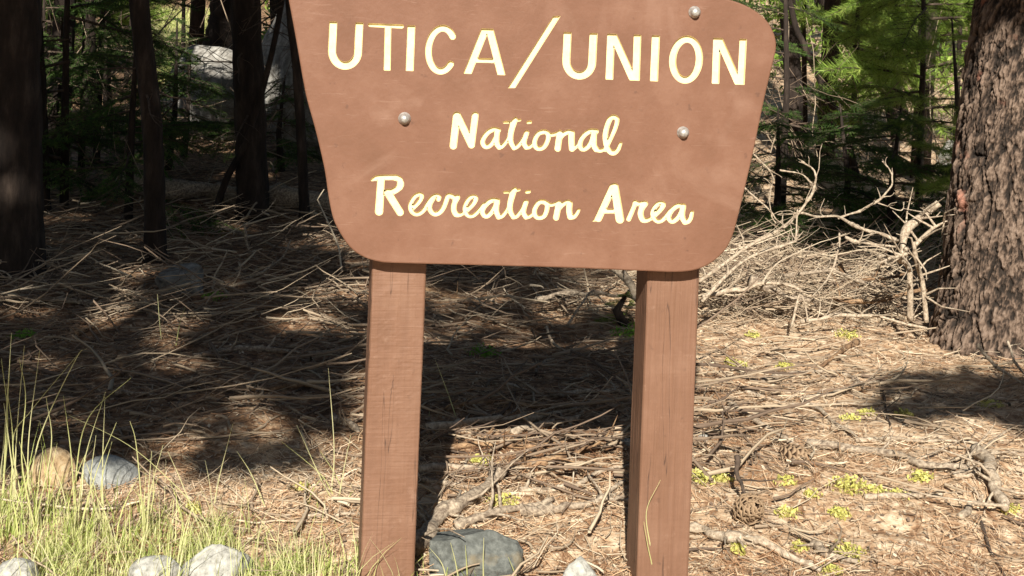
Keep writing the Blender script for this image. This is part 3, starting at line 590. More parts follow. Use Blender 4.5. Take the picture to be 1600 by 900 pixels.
# left shade
branch('brown curved branch in shade left of the granite lump', [(155, 404), (187, 430), (213, 442), (236, 443)], .013, BRN, lift=2, group=BL)
branch('long grey branch lying level across the left shade', [(14, 471), (73, 472), (133, 480), (200, 488)], .016, GRY, group=BL, twigs=6)
branch('straight grey branch slanting down to the board lower left corner', [(318, 362), (383, 377), (433, 397), (505, 419)], .012, GRY, lift=3, group=BL, twigs=5)
branch('hooped grey twig right of the granite lump in shade', [(367, 443), (407, 427), (440, 403), (453, 374)], .008, GRY, [6.7, 6.8, 6.9, 7.0], group=BL)
branch('short leaning twig crossing the straight grey branch in shade', [(383, 350), (387, 387), (407, 413)], .007, GRY, 7.2, group=BL)
branch('brown branch lying in the dappled light below the left trunk', [(120, 528), (150, 513), (180, 502)], .011, BRN, group=BL)
branch('dark stick leaning at the foot of the left edge trunk', [(8, 392), (33, 420), (72, 449)], .009, GRY, lift=3, group=BL)
branch('tan arched branch in the sunlit gap left of the dark middle trunk', [(255, 303), (278, 306), (302, 304), (330, 282)], .02, BRN, lift=2, group=BL)
branch('long grey fallen log lying behind the trunks at the left', [(180, 305), (260, 314), (380, 323), (520, 338)], .07, GRY, lift=.9, taper=.8, group=BL, name='fallen_log', cat='log')
branch('pale short stick in the dusk behind the tall grass', [(183, 617), (215, 619), (244, 623)], .010, GRY, group=BL)
branch('short pale stick in shade just left of the left post', [(521, 661), (546, 669), (564, 684)], .014, GRY, group=BL)
branch('bright level twig behind the tan rock', [(56, 646), (85, 650), (112, 648)], .010, WHT, group=BL)
branch('grey stick above the blue grey rock', [(176, 678), (210, 673), (240, 668)], .009, GRY, group=BL)
branch('thin pale stick ending at the left post foot from the left', [(470, 815), (515, 811), (560, 807)], .008, WHT, group=BL)
branch('long dim stick lying across the shade left of the left post', [(300, 560), (380, 548), (470, 556), (560, 544)], .011, GRY, group=BL, twigs=4)
branch('dim branch lying below the tan dapple of light at the left', [(330, 600), (400, 612), (480, 606), (555, 616)], .012, BRN, group=BL, twigs=4)
branch('pale curled stick in the reddish needle patch at the left', [(412, 752), (424, 747), (434, 738)], .008, WHT, group=BL)

# ------------------------------------------------------------ rocks
def rock(label, c, size, m, seed, ang=0.5, sub=5, rot=0, cat='rock', name='rock', cuts=7, flat=0.0):
    rs = np.random.default_rng(seed); import bmesh
    bm = bmesh.new(); bmesh.ops.create_icosphere(bm, subdivisions=sub, radius=1); V = np.array([v.co[:] for v in bm.verts]); F = [[v.index for v in f.verts] for f in bm.faces]; bm.free()
    for k in range(cuts):
        d = rs.normal(size=3); d[2] = d[2] * .8 + .1; d /= np.linalg.norm(d); h = rs.uniform(.55, .85) ; t = V @ d - h
        V = V - np.where(t > 0, t, 0)[:, None] * d * ang * 1.15
    r = 1 + .10 * (fbm(V[:, 0] * 1.7 + V[:, 2] + seed, V[:, 1] * 1.7 - V[:, 2], seed, 3)) + .038 * fbm(V[:, 0] * 6 + V[:, 2] * 5, V[:, 1] * 6 + V[:, 2] * 4, seed, 5)
    V = V * r[:, None] * np.array(size); ca, sa = math.cos(R(rot)), math.sin(R(rot))
    V = np.stack([V[:, 0] * ca - V[:, 1] * sa, V[:, 0] * sa + V[:, 1] * ca, V[:, 2]], -1)
    o = link(name, fast_mesh(name, V, F, np.full(len(V), .5), M[m], True), None, [float(a) for a in c]); tag(o, label, cat); return o
def rk(label, px, py, w, h, m, seed, **k):    # w,h in pixels; px,py the foot's middle
    p = grd(px, py); s = p[1] / FPX; d = k.pop('deep', .8)
    rock(label, p + np.array([0, w * s * .3, h * s * .30]), (w * s / 2 * 1.04, w * s / 2 * d, h * s * .74), m, seed, **k)
rk('rounded tan rock standing among the tall grass', 77, 765, 68, 56, 'rock_tan', 3, ang=.3, cuts=4)
rk('low blue grey rock beside the rounded tan rock', 162, 762, 92, 38, 'rock_blue', 8, ang=.5, cuts=5)
rk('large pale boulder top at the bottom edge, grass in front of it', 322, 932, 132, 66, 'rock_pale', 11, ang=.65, cuts=9)
rk('small pale rock left of the large pale boulder top', 236, 935, 92, 54, 'rock_pale', 12, ang=.7, cuts=9)
rk('angular dark grey rock right of the left post foot', 724, 922, 180, 92, 'rock_dark', 28, ang=.9, cuts=12, deep=.6)
rk('bright white stone at the bottom edge left of the right post', 906, 925, 62, 48, 'rock_pale', 31, ang=.7, cuts=8)
rk('pale pinkish stone in the bottom left corner', 8, 945, 96, 58, 'rock_pale', 36, ang=.6, cuts=8)
rk('cracked grey granite lump lying in the left shade', 278, 462, 92, 46, 'granite', 41, ang=.9, cuts=10)
rk('pale grey stone tucked behind the left side of the big trunk', 1486, 268, 46, 48, 'granite', 44, ang=.5, cuts=6)
rk('small white stone on the soil close to the right post', 984, 697, 28, 10, 'rock_pale', 47, ang=.7)
rk('pale flat stone on the soil just right of the right post', 1096, 690, 36, 9, 'rock_pale', 49, ang=.7)
b1 = at(470, 170, 11.6)
rock('huge grey granite boulder standing behind the dark middle trunk', [b1[0] + .12, 11.7, .78], (.50, .55, .92), 'granite', 53, ang=.5, cuts=9, cat='boulder', name='boulder')
b2 = at(335, 215, 12.2)
rock('lower granite boulder left of the huge one, catching the sun', [b2[0], 12.3, .38], (.52, .48, .50), 'granite', 57, ang=.6, cuts=9, cat='boulder', name='boulder')

# ------------------------------------------------------------ trees
def trunk_mesh(P, r0, r1, k=14, tone=.5, flare=.25, rough=.12, n=10):
    mb = MB(); C = crom(np.array(P), n) if len(P) > 2 else np.array([P[0] + (P[1] - P[0]) * t for t in np.linspace(0, 1, 24)])
    t = np.linspace(0, 1, len(C)); hgt = C[:, 2] - C[0, 2]
    rr = (r0 + (r1 - r0) * t) * (1 + flare * np.exp(-hgt / .18)); mb.tube(C, rr, k, tone, True, rough); return mb
def bough_mesh(name, kind, L, seed):
    rs = np.random.default_rng(seed); Vs = []; Ts = []; Fs = []; n0 = 0
    wood = MB(); ax = [np.zeros(3)]; d = np.array([1, 0, .12])
    for i in range(10): d = d + np.array([0, rs.normal(0, .06), -.035 + rs.normal(0, .03)]); d /= np.linalg.norm(d); ax.append(ax[-1] + d * L / 10)
    ax = np.array(ax); wood.tube(ax, np.linspace(.009, .002, 11), 5, .5, False)
    stems = [(ax[i], ax[i + 1]) for i in range(3, 10)]
    m = 13 if kind == 'fir' else 9
    for i in range(m):
        t = .15 + .85 * i / m; j = t * 10; a = ax[int(j)] + (ax[min(int(j) + 1, 10)] - ax[int(j)]) * (j % 1)
        for sgn in (-1, 1):
            l = L * (.42 * (1 - t) + .10) * rs.uniform(.7, 1.15); dd = np.array([.75, sgn * rs.uniform(.6, 1), rs.normal(-.05, .15)]); dd /= np.linalg.norm(dd)
            q = [a]
            for s in range(3): dd = dd + np.array([.12, 0, -.05]) + rs.normal(0, .06, 3); dd /= np.linalg.norm(dd); q.append(q[-1] + dd * l / 3); stems.append((q[-2], q[-1]))
            wood.tube(q, np.linspace(.003, .001, 4), 3, .5, False)
    NV = []; NT = []
    for a, b in stems:
        l = np.linalg.norm(b - a); d = (b - a) / (l + 1e-9)
        if kind == 'fir': cnt = int(l / .0030); ln = .026; w = .0021
        else: cnt = int(l / .0030); ln = .065; w = .0017
        t = rs.random(cnt)[:, None]; base = a + (b - a) * t
        v = rs.normal(0, 1, (cnt, 3)); v[:, 2] *= .55 if kind == 'fir' else 1; v -= (v @ d)[:, None] * d; v /= np.linalg.norm(v, axis=1)[:, None] + 1e-9
        v = v + d * (.55 if kind == 'fir' else .9); v /= np.linalg.norm(v, axis=1)[:, None]
        side = np.cross(v, rs.normal(0, 1, (cnt, 3))); side /= np.linalg.norm(side, axis=1)[:, None] + 1e-9
        lens = ln * rs.uniform(.7, 1.2, (cnt, 1))
        tri = np.stack([base - side * w, base + side * w, base + v * lens], 1); NV.append(tri.reshape(-1, 3)); NT.append(np.repeat(np.clip(rs.normal(.5, .2) + rs.normal(0, .12, cnt), 0, 1), 3))
    NV = np.vstack(NV); NT = np.concatenate(NT); NF = np.arange(len(NV)).reshape(-1, 3)
    me = fast_mesh(name, NV, NF, NT, M[kind])
    return me, wood.mesh(name + '_stem', M['dark_wood'])
BOUGH = {('fir', i): bough_mesh('fir_bough', 'fir', .75, 100 + i) for i in range(4)}
BOUGH.update({('pine', i): bough_mesh('pine_bough', 'pine', .8, 200 + i) for i in range(3)})
from mathutils import Matrix, Euler
KX, KY = math.sin(SUN_AZ) / math.tan(SUN_EL), math.cos(SUN_AZ) / math.tan(SUN_EL)
GAPS = [(px, py, w, h) for px, py, w, h in [(480, 498, 60, 22), (240, 522, 40, 14), (360, 765, 90, 26), (110, 640, 60, 14), (700, 476, 30, 10), (930, 470, 50, 16), (860, 590, 110, 26), (60, 600, 30, 10), (300, 668, 50, 10), (115, 738, 75, 34), (420, 655, 60, 8), (180, 570, 40, 8)]]
PP = [(grd(a, b), w / FPX, abs(grd(a, b - c)[1] - grd(a, b)[1])) for a, b, w, c in [(1530, 600, 130, 34), (1400, 622, 45, 18), (1640, 640, 90, 30)]]
GP = [(grd(a, b), w / FPX, abs(grd(a, b - c)[1] - grd(a, b)[1])) for a, b, w, c in GAPS]
def gap(x, y):                    # hand-set sunlit areas; crown leaves that would shade them are cut away
    n1 = .22 * vn(x * 2.1, y * 1.3, 501) + .12 * vn(x * 6, y * 4, 502)
    g = (y < 4.35 + n1) & (x < 3)
    g |= (x > -.50 + n1 * .25) & (x < 1.1) & (y < 5.98)
    g |= (x > .72 + n1) & (y < 8.0 + 2 * n1)
    g |= (x > 1.7) & (y > 10.9 + 2 * n1) & (y < 14.5) & (x < 4.6)
    g |= (x > -9 - n1) & (x < -3.7) & (y > 15.0) & (y < 27)
    g |= (x > -3.2) & (x < -1.75) & (y > 11.9) & (y < 14.6) & (vn(x * 5, y * 2.5, 530) > -.10)
    g |= (x > 2.6) & (x < 5.2) & (y > 15.5) & (y < 21)
    g |= (y > 4.1) & (y < 5.6) & (x < -.3) & (vn(x * 5.5, y * 9, 521) + .6 * vn(x * 13, y * 15, 522) > .08 + .12 * (y - 4.1))
    g |= (y > 5.6) & (y < 8.5) & (x < 1) & (vn(x * 4, y * 4, 523) + .5 * vn(x * 8, y * 7, 524) > .22)
    g |= (y > 10) & (y < 15) & (x < -1.6) & (vn(x * 2.5, y * 1.2, 525) > .04)
    g |= (y > 9.6) & (y < 16) & (x > 1) & (vn(x * 2.5, y * 1.2, 526) > -.02)
    for p, w, hh in GP: g |= ((x - p[0]) / (w * p[1])) ** 2 + ((y - p[1]) / (hh + .02)) ** 2 < 1 + 3 * n1
    for p, w, hh in PP: g &= ~(((x - p[0]) / (w * p[1])) ** 2 + ((y - p[1]) / (hh + .02)) ** 2 < 1 + 4 * n1)
    g |= vn(x * 1.7, y * .9, 511) + .5 * vn(x * 5, y * 3, 512) > np.where(y > 10, .40, .52)
    return g
def crown_mesh(name, seed, z0, z1, Rr, nb=70, q=120, kind='fir', top=.15, at0=None):
    rs = np.random.default_rng(seed); V = []; T = []
    for b in range(nb):
        u = rs.random() ** .8; z = z0 + (z1 - z0) * u; L = Rr * (1 - (1 - top) * u) * rs.uniform(.6, 1.05); a = rs.uniform(0, 2 * math.pi)
        t = rs.random(q) ** .6; wdt = .28 * L * (1.1 - t); off = rs.normal(0, 1, (q, 3)) * np.stack([wdt, wdt, .12 * np.ones(q)], -1) * .6
        c = np.stack([math.cos(a) * t * L, math.sin(a) * t * L, z - .25 * t * t * L], -1) + off
        if at0 is not None:
            w_ = c + np.asarray(at0); c = c[~gap(w_[:, 0] + w_[:, 2] * KX, w_[:, 1] + w_[:, 2] * KY) & (c[:, 2] > z0 - .3)]  # drop leaves whose shadow would land in a sunlit area
            if len(c) < 3: continue
        m = len(c)
        d = np.array([math.cos(a), math.sin(a), -.2]) + rs.normal(0, .6, (m, 3)); d /= np.linalg.norm(d, axis=1)[:, None]
        s = np.cross(d, rs.normal(0, 1, (m, 3)) + np.array([0, 0, 1.5])); s /= np.linalg.norm(s, axis=1)[:, None]
        l = rs.uniform(.06, .13, (m, 1)); w = l * .22
        V.append(np.stack([c - s * w, c + d * l, c + s * w, c - d * l], 1).reshape(-1, 3)); T.append(np.repeat(np.clip(rs.normal(.45, .15) + rs.normal(0, .15, m), 0, 1), 4))
    V = np.vstack(V); return fast_mesh(name, V, np.arange(len(V)).reshape(-1, 4), np.concatenate(T), M[kind])
CROWN = [crown_mesh('crown', 300 + i, 0, 8, 1.5) for i in range(3)]
def snags(root, base, P, r, n, zmin, zmax, seed, m='dark_wood', L=.6):
    rs = np.random.default_rng(seed)
    for i in range(n):
        z = rs.uniform(zmin, zmax); t = (z - P[0][2]) / (P[-1][2] - P[0][2] + 1e-6); a = P[0] + (P[-1] - P[0]) * t; an = rs.uniform(0, 2 * math.pi); d = np.array([math.cos(an), math.sin(an), rs.uniform(-.35, .25)]); q = [a]
        l = rs.uniform(.4, 1) * L
        for s in range(6): d = d + rs.normal(0, .18, 3) + np.array([0, 0, -.05]); d /= np.linalg.norm(d); q.append(q[-1] + d * l / 6)
        mb = MB(); mb.tube(np.array(q) - base, np.linspace(.007, .0015, 7), 5, .5, False)
        for k in range(3):
            j = rs.integers(2, 6); e = rs.normal(0, 1, 3) + d; e /= np.linalg.norm(e); mb.tube(np.array([q[j], q[j] + e * l * .18, q[j] + e * l * .3 + rs.normal(0, .02, 3)]) - base, [.003, .002, .001], 4, .5, False)
        link('dead_branch', mb.mesh('dead_branch', M[m]), root)
def tree(label, foot, pts_up, Y, r0, r1, crown=None, cz=2.3, ch=8, cs=1, nsn=4, seed=0, bark='bark_dark', name='pine_tree', flare=.25, group='dark trunks of the wood', cat='tree'):
    # foot: pixel of the base, pts_up: pixels further up the trunk, at distance Y
    if Y is None: b = grd(*foot); Y = b[1]
    else: b = at(foot[0], foot[1], Y); b[2] = float(gh(b[0], b[1]))
    P = [b - np.array([0, 0, .08])] + [at(x, y, Y) for x, y in pts_up]
    d = P[-1] - P[-2]; d = d / max(d[2], .2); d[0] = np.clip(d[0], -.5, .5); top = P[-1] + d * np.array([.6, .6, 1]) * 1.0; P.append(top); P.append(top + np.array([d[0] * .5, 0, 1]) * (cz + ch * .8 - top[2] if cz + ch * .8 > top[2] + .5 else .5))
    root = empty(name, b, label, cat, group)
    mb = trunk_mesh([p - b for p in P], r0, r1, 14, flare=flare); link('trunk', mb.mesh('trunk', M[bark]), root)
    if crown is not None:
        off = np.array([float(top[0] - b[0]), 0, cz]); c = link('crown', crown_mesh('crown', 600 + seed, 0, ch, 1.5 * cs, int(60 + 50 * cs), int(80 + 90 * cs), top=.4, at0=b + off), root, off.tolist())
    snags(root, b, [P[0], P[-2]], r0, nsn, .5, 1.9, 400 + seed); return root
# trunks in view, traced
tree('big dark trunk at the left edge of the photo', (22, 430), [(20, 200), (18, 0)], None, .135, .12, 0, 2.4, 7, 1.6, 5, 1, flare=.2)
tree('slim dark trunk left of the sunlit yellow gap', (244, 412), [(238, 200), (217, 0)], None, .052, .045, 1, 2.4, 7, 1.5, 5, 2)
tree('leaning dark trunk rising behind the sunlit boulder', (322, 190), [(333, 110), (348, 40), (352, 0)], 13.2, .15, .13, 2, 2.4, 8, 1.2, 3, 3)
tree('straight dark trunk in front of the huge boulder', (396, 342), [(391, 180), (384, 0)], None, .096, .088, 0, 2.4, 8, 1.6, 5, 4, flare=.15)
tree('thin dark sapling trunk between the boulder and the board', (478, 352), [(470, 200), (462, 90), (452, 0)], None, .03, .022, 1, 2.5, 5, .8, 6, 5, name='sapling')
tree('thin leaning sapling crossing at the left of the straight dark trunk', (325, 345), [(352, 285), (378, 235), (392, 200)], None, .022, .016, None, 2.2, 1, .6, 4, 6, name='sapling', flare=0)
tree('dark trunk just beyond the upper right corner of the board', (1243, 262), [(1239, 130), (1230, 0)], None, .075, .065, 2, 2.4, 8, 1.6, 8, 7)
tree('thin dark leaning trunk, left one of those right of the board', (1345, 285), [(1325, 222), (1300, 165), (1256, 70), (1238, 20)], None, .028, .02, 0, 3.5, 5, .6, 5, 8, flare=0)
tree('thick dark leaning trunk halfway between the board and the big trunk', (1408, 178), [(1396, 150), (1366, 103), (1319, 47), (1290, 5)], 14.5, .11, .09, 1, 3.0, 7, 1.2, 6, 9, flare=.1)
tree('second thin leaning trunk beneath the thick leaning one', (1352, 200), [(1330, 172), (1300, 138), (1270, 95), (1245, 60)], 14, .05, .035, None, 2.2, 4, .6, 5, 10, flare=0)
tree('thin straight dark stem right of the thick leaning trunk', (1402, 170), [(1404, 100), (1405, 0)], 13, .032, .028, 2, 2.6, 6, .8, 6, 11, name='sapling')
tree('dark stem seen through foliage at the upper left, left of a pair', (140, 255), [(142, 120), (141, 0)], 12, .045, .04, 0, 2.4, 5, .5, 6, 12)
tree('dark stem seen through foliage at the upper left, right of a pair', (168, 250), [(167, 120), (166, 0)], 12.6, .038, .035, 1, 2.4, 5, .5, 6, 13)
tree('dim trunk close behind the left edge trunk', (66, 330), [(60, 150), (52, 0)], None, .05, .045, 2, 2.3, 6, 1.3, 5, 14)
tree('faint trunk in the thicket just left of the board top corner', (438, 200), [(436, 100), (430, 0)], 16, .07, .06, 0, 2.2, 8, 1.2, 4, 15)
tree('far trunk in the bright foliage left of the big trunk', (1470, 120), [(1468, 60), (1464, 0)], 19, .09, .08, 1, 3.2, 8, 1.1, 3, 16)
# the big pine at the right, with plated bark
def big_pine():
    YB = float(grd(1500, 536)[1])
    base = at(1578, 532, YB); b = np.array([base[0], base[1], float(gh(base[0], base[1]))])
    root = empty('pine_tree', b, 'massive pine trunk with deeply plated bark at the right edge, in full sun', 'tree')
    C0 = at(1578, 532, YB) - b; C1 = at(1600, 250, YB) - b; C2 = at(1632, 0, YB) - b
    C0[2] = -.12; up = (C2 - C1) / (C2 - C1)[2]
    nz, na = 760, 640
    zt = np.linspace(0, 1, nz); H = 3.2; zz = -.12 + zt * H
    cx = np.interp(zz, [-.12, C1[2], C2[2], H], [C0[0], C1[0], C2[0], C2[0] + up[0] * (H - C2[2]) * .4]); cx += .0
    a = np.linspace(0, 2 * math.pi, na, endpoint=False); A, Z = np.meshgrid(a, zz)
    rad = .298 + .07 * np.exp(-(Z + .1) / .28) - .012 * Z
    rad = rad * (1 + .05 * np.cos(3 * A + 1) * np.exp(-Z / .5))
    # plates: worley cells stretched along the trunk, warped
    per = 46; u = A / (2 * math.pi) * per; v = Z / .15
    wx = 1.9 * fbm(np.cos(A) * 3 + Z * 2.5, np.sin(A) * 3 + Z * 1.1, 5, 5); wy = 1.5 * fbm(np.cos(A) * 4 + 9 + Z * 3, np.sin(A) * 4 + Z * 5, 8, 5); u2 = u + wx + Z * 1.5; v2 = v + wy
    iu = np.floor(u2).astype(int); iv = np.floor(v2).astype(int); d1 = np.full(A.shape, 9.); d2 = np.full(A.shape, 9.); hid = np.zeros(A.shape)
    for du in (-1, 0, 1):
        for dv in (-1, 0, 1):
            ci = (iu + du) % per; cj = iv + dv
            px = iu + du + .05 + .9 * hsh(ci, cj, 1); py = cj + .05 + .9 * hsh(ci, cj, 2); d = np.maximum(np.abs(u2 - px), np.abs(v2 - py)) * .6 + np.hypot(u2 - px, (v2 - py)) * .4
            new = d < d1; d2 = np.where(new, d1, np.minimum(d2, d)); hid = np.where(new, hsh(ci, cj, 3), hid); d1 = np.where(new, d, d1)
    edge = np.clip((d2 - d1) / .30, 0, 1); plate = edge ** .7
    small = fbm(np.cos(A) * 16 + Z * 9, np.sin(A) * 16 + Z * 26, 15, 5); fine = fbm(np.cos(A) * 70 + Z * 20, np.sin(A) * 70 + Z * 80, 25, 4)
    fur = np.abs(fbm(np.cos(A) * 4.2 + Z * 1.1 + .4 * wx, np.sin(A) * 4.2 - Z * .8, 77, 3)); furrow = np.clip(fur / .085, 0, 1) ** .8
    h = furrow * .026 + plate * (.005 + .012 * hid) + .015 * small + .007 * fine
    rr = rad + h - .03
    tone = np.clip(-.06 + .38 * furrow + .30 * plate + .25 * (hid - .5) + 1.0 * small + .8 * fine, 0, 1).ravel()
    V = np.stack([cx[:, None] + rr * np.cos(A), rr * np.sin(A), Z], -1).reshape(-1, 3)
    idx = np.arange(nz * na).reshape(nz, na); i2 = np.roll(idx, -1, 1)
    F = np.stack([idx[:-1], i2[:-1], i2[1:], idx[1:]], -1).reshape(-1, 4)
    link('trunk', fast_mesh('trunk', V, F, tone, M['bark_pine'], True), root)
    mb = MB(); top = np.array([cx[-1], 0, H - .12]); mb.tube([top - np.array([0, 0, .05]), top + [0.1, 0, 3], top + [.15, 0, 7], top + [.2, 0, 11]], [.27, .2, .12, .03], 16, .5); link('upper_trunk', mb.mesh('upper_trunk', M['bark_dark']), root)
    c = link('crown', crown_mesh('crown', 350, 0, 7, 2.0, 90, 130, 'pine', at0=b + np.array([float(top[0]), 0, 5.2])), root); c.location = (float(top[0]), 0, 5.2)
big_pine()
# unseen trees added beside and behind the camera to cast shade and block sky
for i, (x, y, z0, h, s, lab) in enumerate([
    (2.45, -.1, 2.2, 4.5, 1.5, 'bushy young pine added for shade right of the viewpoint'),
    (-1.95, -1.6, 3.2, 7.5, 1.15, 'narrow dark pine added for shade nearest the viewpoint on the left'),
    (-4.0, -1.2, 3.0, 7.5, 1.3, 'dark pine added for shade left of the viewpoint'),
    (-6.1, -0.3, 2.6, 7, 1.4, 'second pine added for shade farther left of the viewpoint'),
    (-2.05, -3.4, 5.4, 7, 2.0, 'tall pine added for shade behind the viewpoint'),
    (-2.25, -6.5, 7.4, 7, 2.5, 'wide pine added for shade behind the tall one behind the viewpoint'),
    (2.1, -4.8, 8.2, 4, 1.75, 'flat crowned pine added for shade behind the viewpoint on the right'),
    (-4.6, -4.9, 4.6, 8, 1.8, 'bushy pine added for shade behind the viewpoint on the left'),
    (-8, -12, 1.3, 9, 2.3, 'broad pine added to block sky behind, at the far left'),
    (-3.5, -14, 1.3, 9, 2.3, 'broad pine added to block sky behind, left of centre'),
    (1, -13, 1.3, 9, 2.3, 'broad pine added to block sky straight behind'),
    (5.5, -13.5, 1.3, 9, 2.3, 'broad pine added to block sky behind, right of centre'),
    (10, -11, 1.3, 9, 2.3, 'broad pine added to block sky behind, at the far right'),
    (8, -4, 1.3, 9, 2.3, 'broad pine added to block sky on the right, level with the viewpoint'),
    (7.0, 1.5, 1.3, 9, 2.3, 'broad pine added to block sky right of the brush pile, outside the view'),
    (7.6, 6.5, 1.3, 9, 2.3, 'broad pine added to block sky far right of the big trunk, outside the view'),
    (-8.0, -4, 1.3, 9, 2.3, 'broad pine added to block sky on the left, level with the viewpoint'),
    (-7.5, 2, 1.3, 9, 2.3, 'broad pine added to block sky left of the grass, outside the view'),
    (-6.5, 6.5, 1.3, 9, 2.3, 'broad pine added to block sky left of the edge trunk, outside the view')]):
    root = empty('pine_tree', [x, y, float(gh(x, y))], lab, 'tree', 'unseen pines added around the viewpoint for shade')
    mb = MB(); mb.tube([(0, 0, -.1), (.03, 0, 3), (0, .03, 7), (0, 0, z0 + h)], [.14, .12, .09, .02], 12, .5); link('trunk', mb.mesh('trunk', M['bark_dark']), root)
    if i < 8: c = link('crown', crown_mesh('crown', 660 + i, 0, h, 1.5 * s, 150, 300, at0=[x, y, z0], top=.45), root); c.location = (0, 0, z0)
    else: c = link('crown', CROWN[i % 3], root); c.location = (0, 0, z0); c.scale = (s, s, h / 8); c.rotation_euler[2] = i * 1.3
for i, (px, Y, z0, s, lab) in enumerate([(90, 9.6, 3.4, 1.1, 'dusky trunk in the thicket right of the left edge trunk'), (300, 14.5, 4.5, 1.2, 'faint trunk just behind the lower sunlit boulder'), (560, 9.5, 3.6, 1.5, 'pine hidden behind the left half of the board'), (760, 11.5, 3.8, 1.6, 'pine hidden behind the middle of the board'),
        (980, 9.3, 4.2, 1.5, 'pine hidden behind the right half of the board'), (1290, 12.4, 4.2, 1.3, 'dim trunk among the leaning trunks right of the board'), (1440, 11.5, 4.6, 1.2, 'dim trunk in foliage between leaning trunk and big trunk'), (1560, 8.8, 4.4, 1.5, 'pine hidden behind the massive trunk')]):  # canopy pines added to block sky light over the shaded ground
    b = at(px, 200, Y); b[2] = float(gh(b[0], b[1])); root = empty('pine_tree', b, lab, 'tree', 'dark trunks of the wood')
    mb = MB(); mb.tube([(0, 0, -.1), (.03, 0, 2), (-.05, .03, 5), (0, 0, z0 + 6)], [.085, .07, .055, .02], 12, .5); link('trunk', mb.mesh('trunk', M['bark_dark']), root)
    c = link('crown', crown_mesh('crown', 640 + i, 0, 6.4, 1.5 * s, 70, 150, at0=b + np.array([0, 0, z0])), root, [0, 0, z0])
# trees of the farther wood: trunk + crown, each its own
rf = np.random.default_rng(12)
used = set(); wh = ['hidden close behind its middle', 'hidden behind its rim', 'near its rim', 'midway out', 'well out', 'toward the photo edge']; far_ = ['in the near part', 'in the middle', 'deep in it', 'at the back']
sides = ['with bare', 'with dark', 'with dusky', 'with straight', 'with dim', 'with slight']
for i in range(26):
    Y = rf.uniform(17, 46); X = rf.uniform(-.42, .42) * Y * 1.1
    if (-.30 * Y < X < -.15 * Y or -7.5 < X < -3.2) and Y < 36: continue
    if .16 * Y < X < .34 * Y and Y < 26: continue
    b = np.array([X, Y, float(gh(X, Y))])
    lab = ' '.join(['distant pine', sides[i % 6], 'trunk', 'left' if X < 0 else 'right', 'of the board,', wh[min(5, int(abs(X) / Y * 14))]]); lab = lab if lab not in used else lab.replace('distant', 'more distant'); used.add(lab)
    root = empty('pine_tree', b, lab, 'tree', 'pines of the far wood')
    r = rf.uniform(.08, .2); mb = MB(); mb.tube([(0, 0, -.1), (rf.normal(0, .05), 0, 2), (rf.normal(0, .15), 0, 5), (0, 0, 9)], [r * 1.2, r, r * .8, .04], 10, .5); link('trunk', mb.mesh('trunk', M['bark_dark']), root)
    c = link('crown', CROWN[i % 3], root); c.location = (0, 0, rf.uniform(1.0, 2.6)); s = rf.uniform(1.1, 1.7); c.scale = (s, s, rf.uniform(.9, 1.3)); c.rotation_euler[2] = rf.uniform(0, 6)

# young conifers whose boughs are in view
def young(label, px, py, Y, H, z0, nb, kind='fir', spread=1.0, seed=0, side=None, name='young_fir', group='young conifers in view'):
    rs = np.random.default_rng(seed + 900)
    b = at(px, py, Y); b[2] = float(gh(b[0], b[1])); root = empty(name, b, label, 'tree', group)
    mb = MB(); mb.tube([(0, 0, -.05), (rs.normal(0, .03), 0, H * .4), (rs.normal(0, .04), 0, H)], [.03, .02, .005], 8, .5); link('trunk', mb.mesh('trunk', M['bark_dark']), root)
    nk = 4 if kind == 'fir' else 3
    for i in range(nb):
        z = z0 + (H - z0) * (i + rs.random()) / nb; s = spread * (1.15 - .75 * (z - z0) / (H - z0 + 1e-3)) * rs.uniform(.75, 1.15)
        a = rs.uniform(0, 2 * math.pi) if side is None else rs.normal(side, 1.0)
        me, st = BOUGH[(kind, int(rs.integers(nk)))]
        o = link('branch', st, root); o.location = (0, 0, z); o.rotation_euler = (rs.normal(0, .25), rs.uniform(-.15, .35), a); o.scale = (s, s, s)
        f = link('foliage', me, o)
    return root
young('dark young fir filling the upper left beside the edge trunk', 100, 330, 8.6, 2.6, .25, 20, 'fir', 1.2, 1)
young('brighter young fir at the top left, its boughs between two stems', 150, 260, 10.5, 2.9, .5, 15, 'fir', 1.2, 2)
young('low dark fir in front of the slim trunk, right of the left thicket', 200, 345, 8.4, 1.5, .15, 20, 'fir', 1.0, 3)
young('sunlit yellow green pine above the yellow gap', 285, 140, 17, 2.6, .8, 22, 'pine', 1.5, 4, name='young_pine')
young('small sunlit conifer between the dark trunk and the board top', 432, 110, 15, 2.4, .7, 18, 'pine', 1.3, 5, name='young_pine')
for px_, py_, Y_, H_, lab_ in [(70, 200, 15.5, 3.0, 'sunlit pine at the upper left beside the edge trunk'), (125, 180, 16.8, 3.2, 'sunlit pine glimpsed between the pair of stems'), (195, 170, 15.8, 2.8, 'sunlit pine glimpsed right of the pair of stems')]:
    young(lab_, px_, py_, Y_, H_, .6, 24, 'pine', 1.5, px_, name='young_pine')
young('dark low fir at the foot of the left stems', 125, 330, 9.8, 1.2, .1, 22, 'fir', 1.3, 31)
young('dark low fir behind the edge trunk foot', 60, 340, 9.2, 1.4, .1, 20, 'fir', 1.2, 32)
young('dark low fir right behind the slim trunk', 285, 300, 11.0, .8, .08, 16, 'fir', .9, 33)
young('dark low fir before the foot of the huge boulder', 440, 300, 10.2, .7, .05, 16, 'fir', .8, 34)
young('dark low fir just right of the board, behind the brush pile', 1215, 320, 8.6, .8, .05, 22, 'fir', .9, 35)
young('dark low fir left of the snag, behind the brush pile', 1320, 300, 8.9, .8, .05, 20, 'fir', .9, 36)
young('sparse small fir by the sunlit boulder', 262, 265, 10.2, 1.1, .3, 10, 'fir', .7, 6)
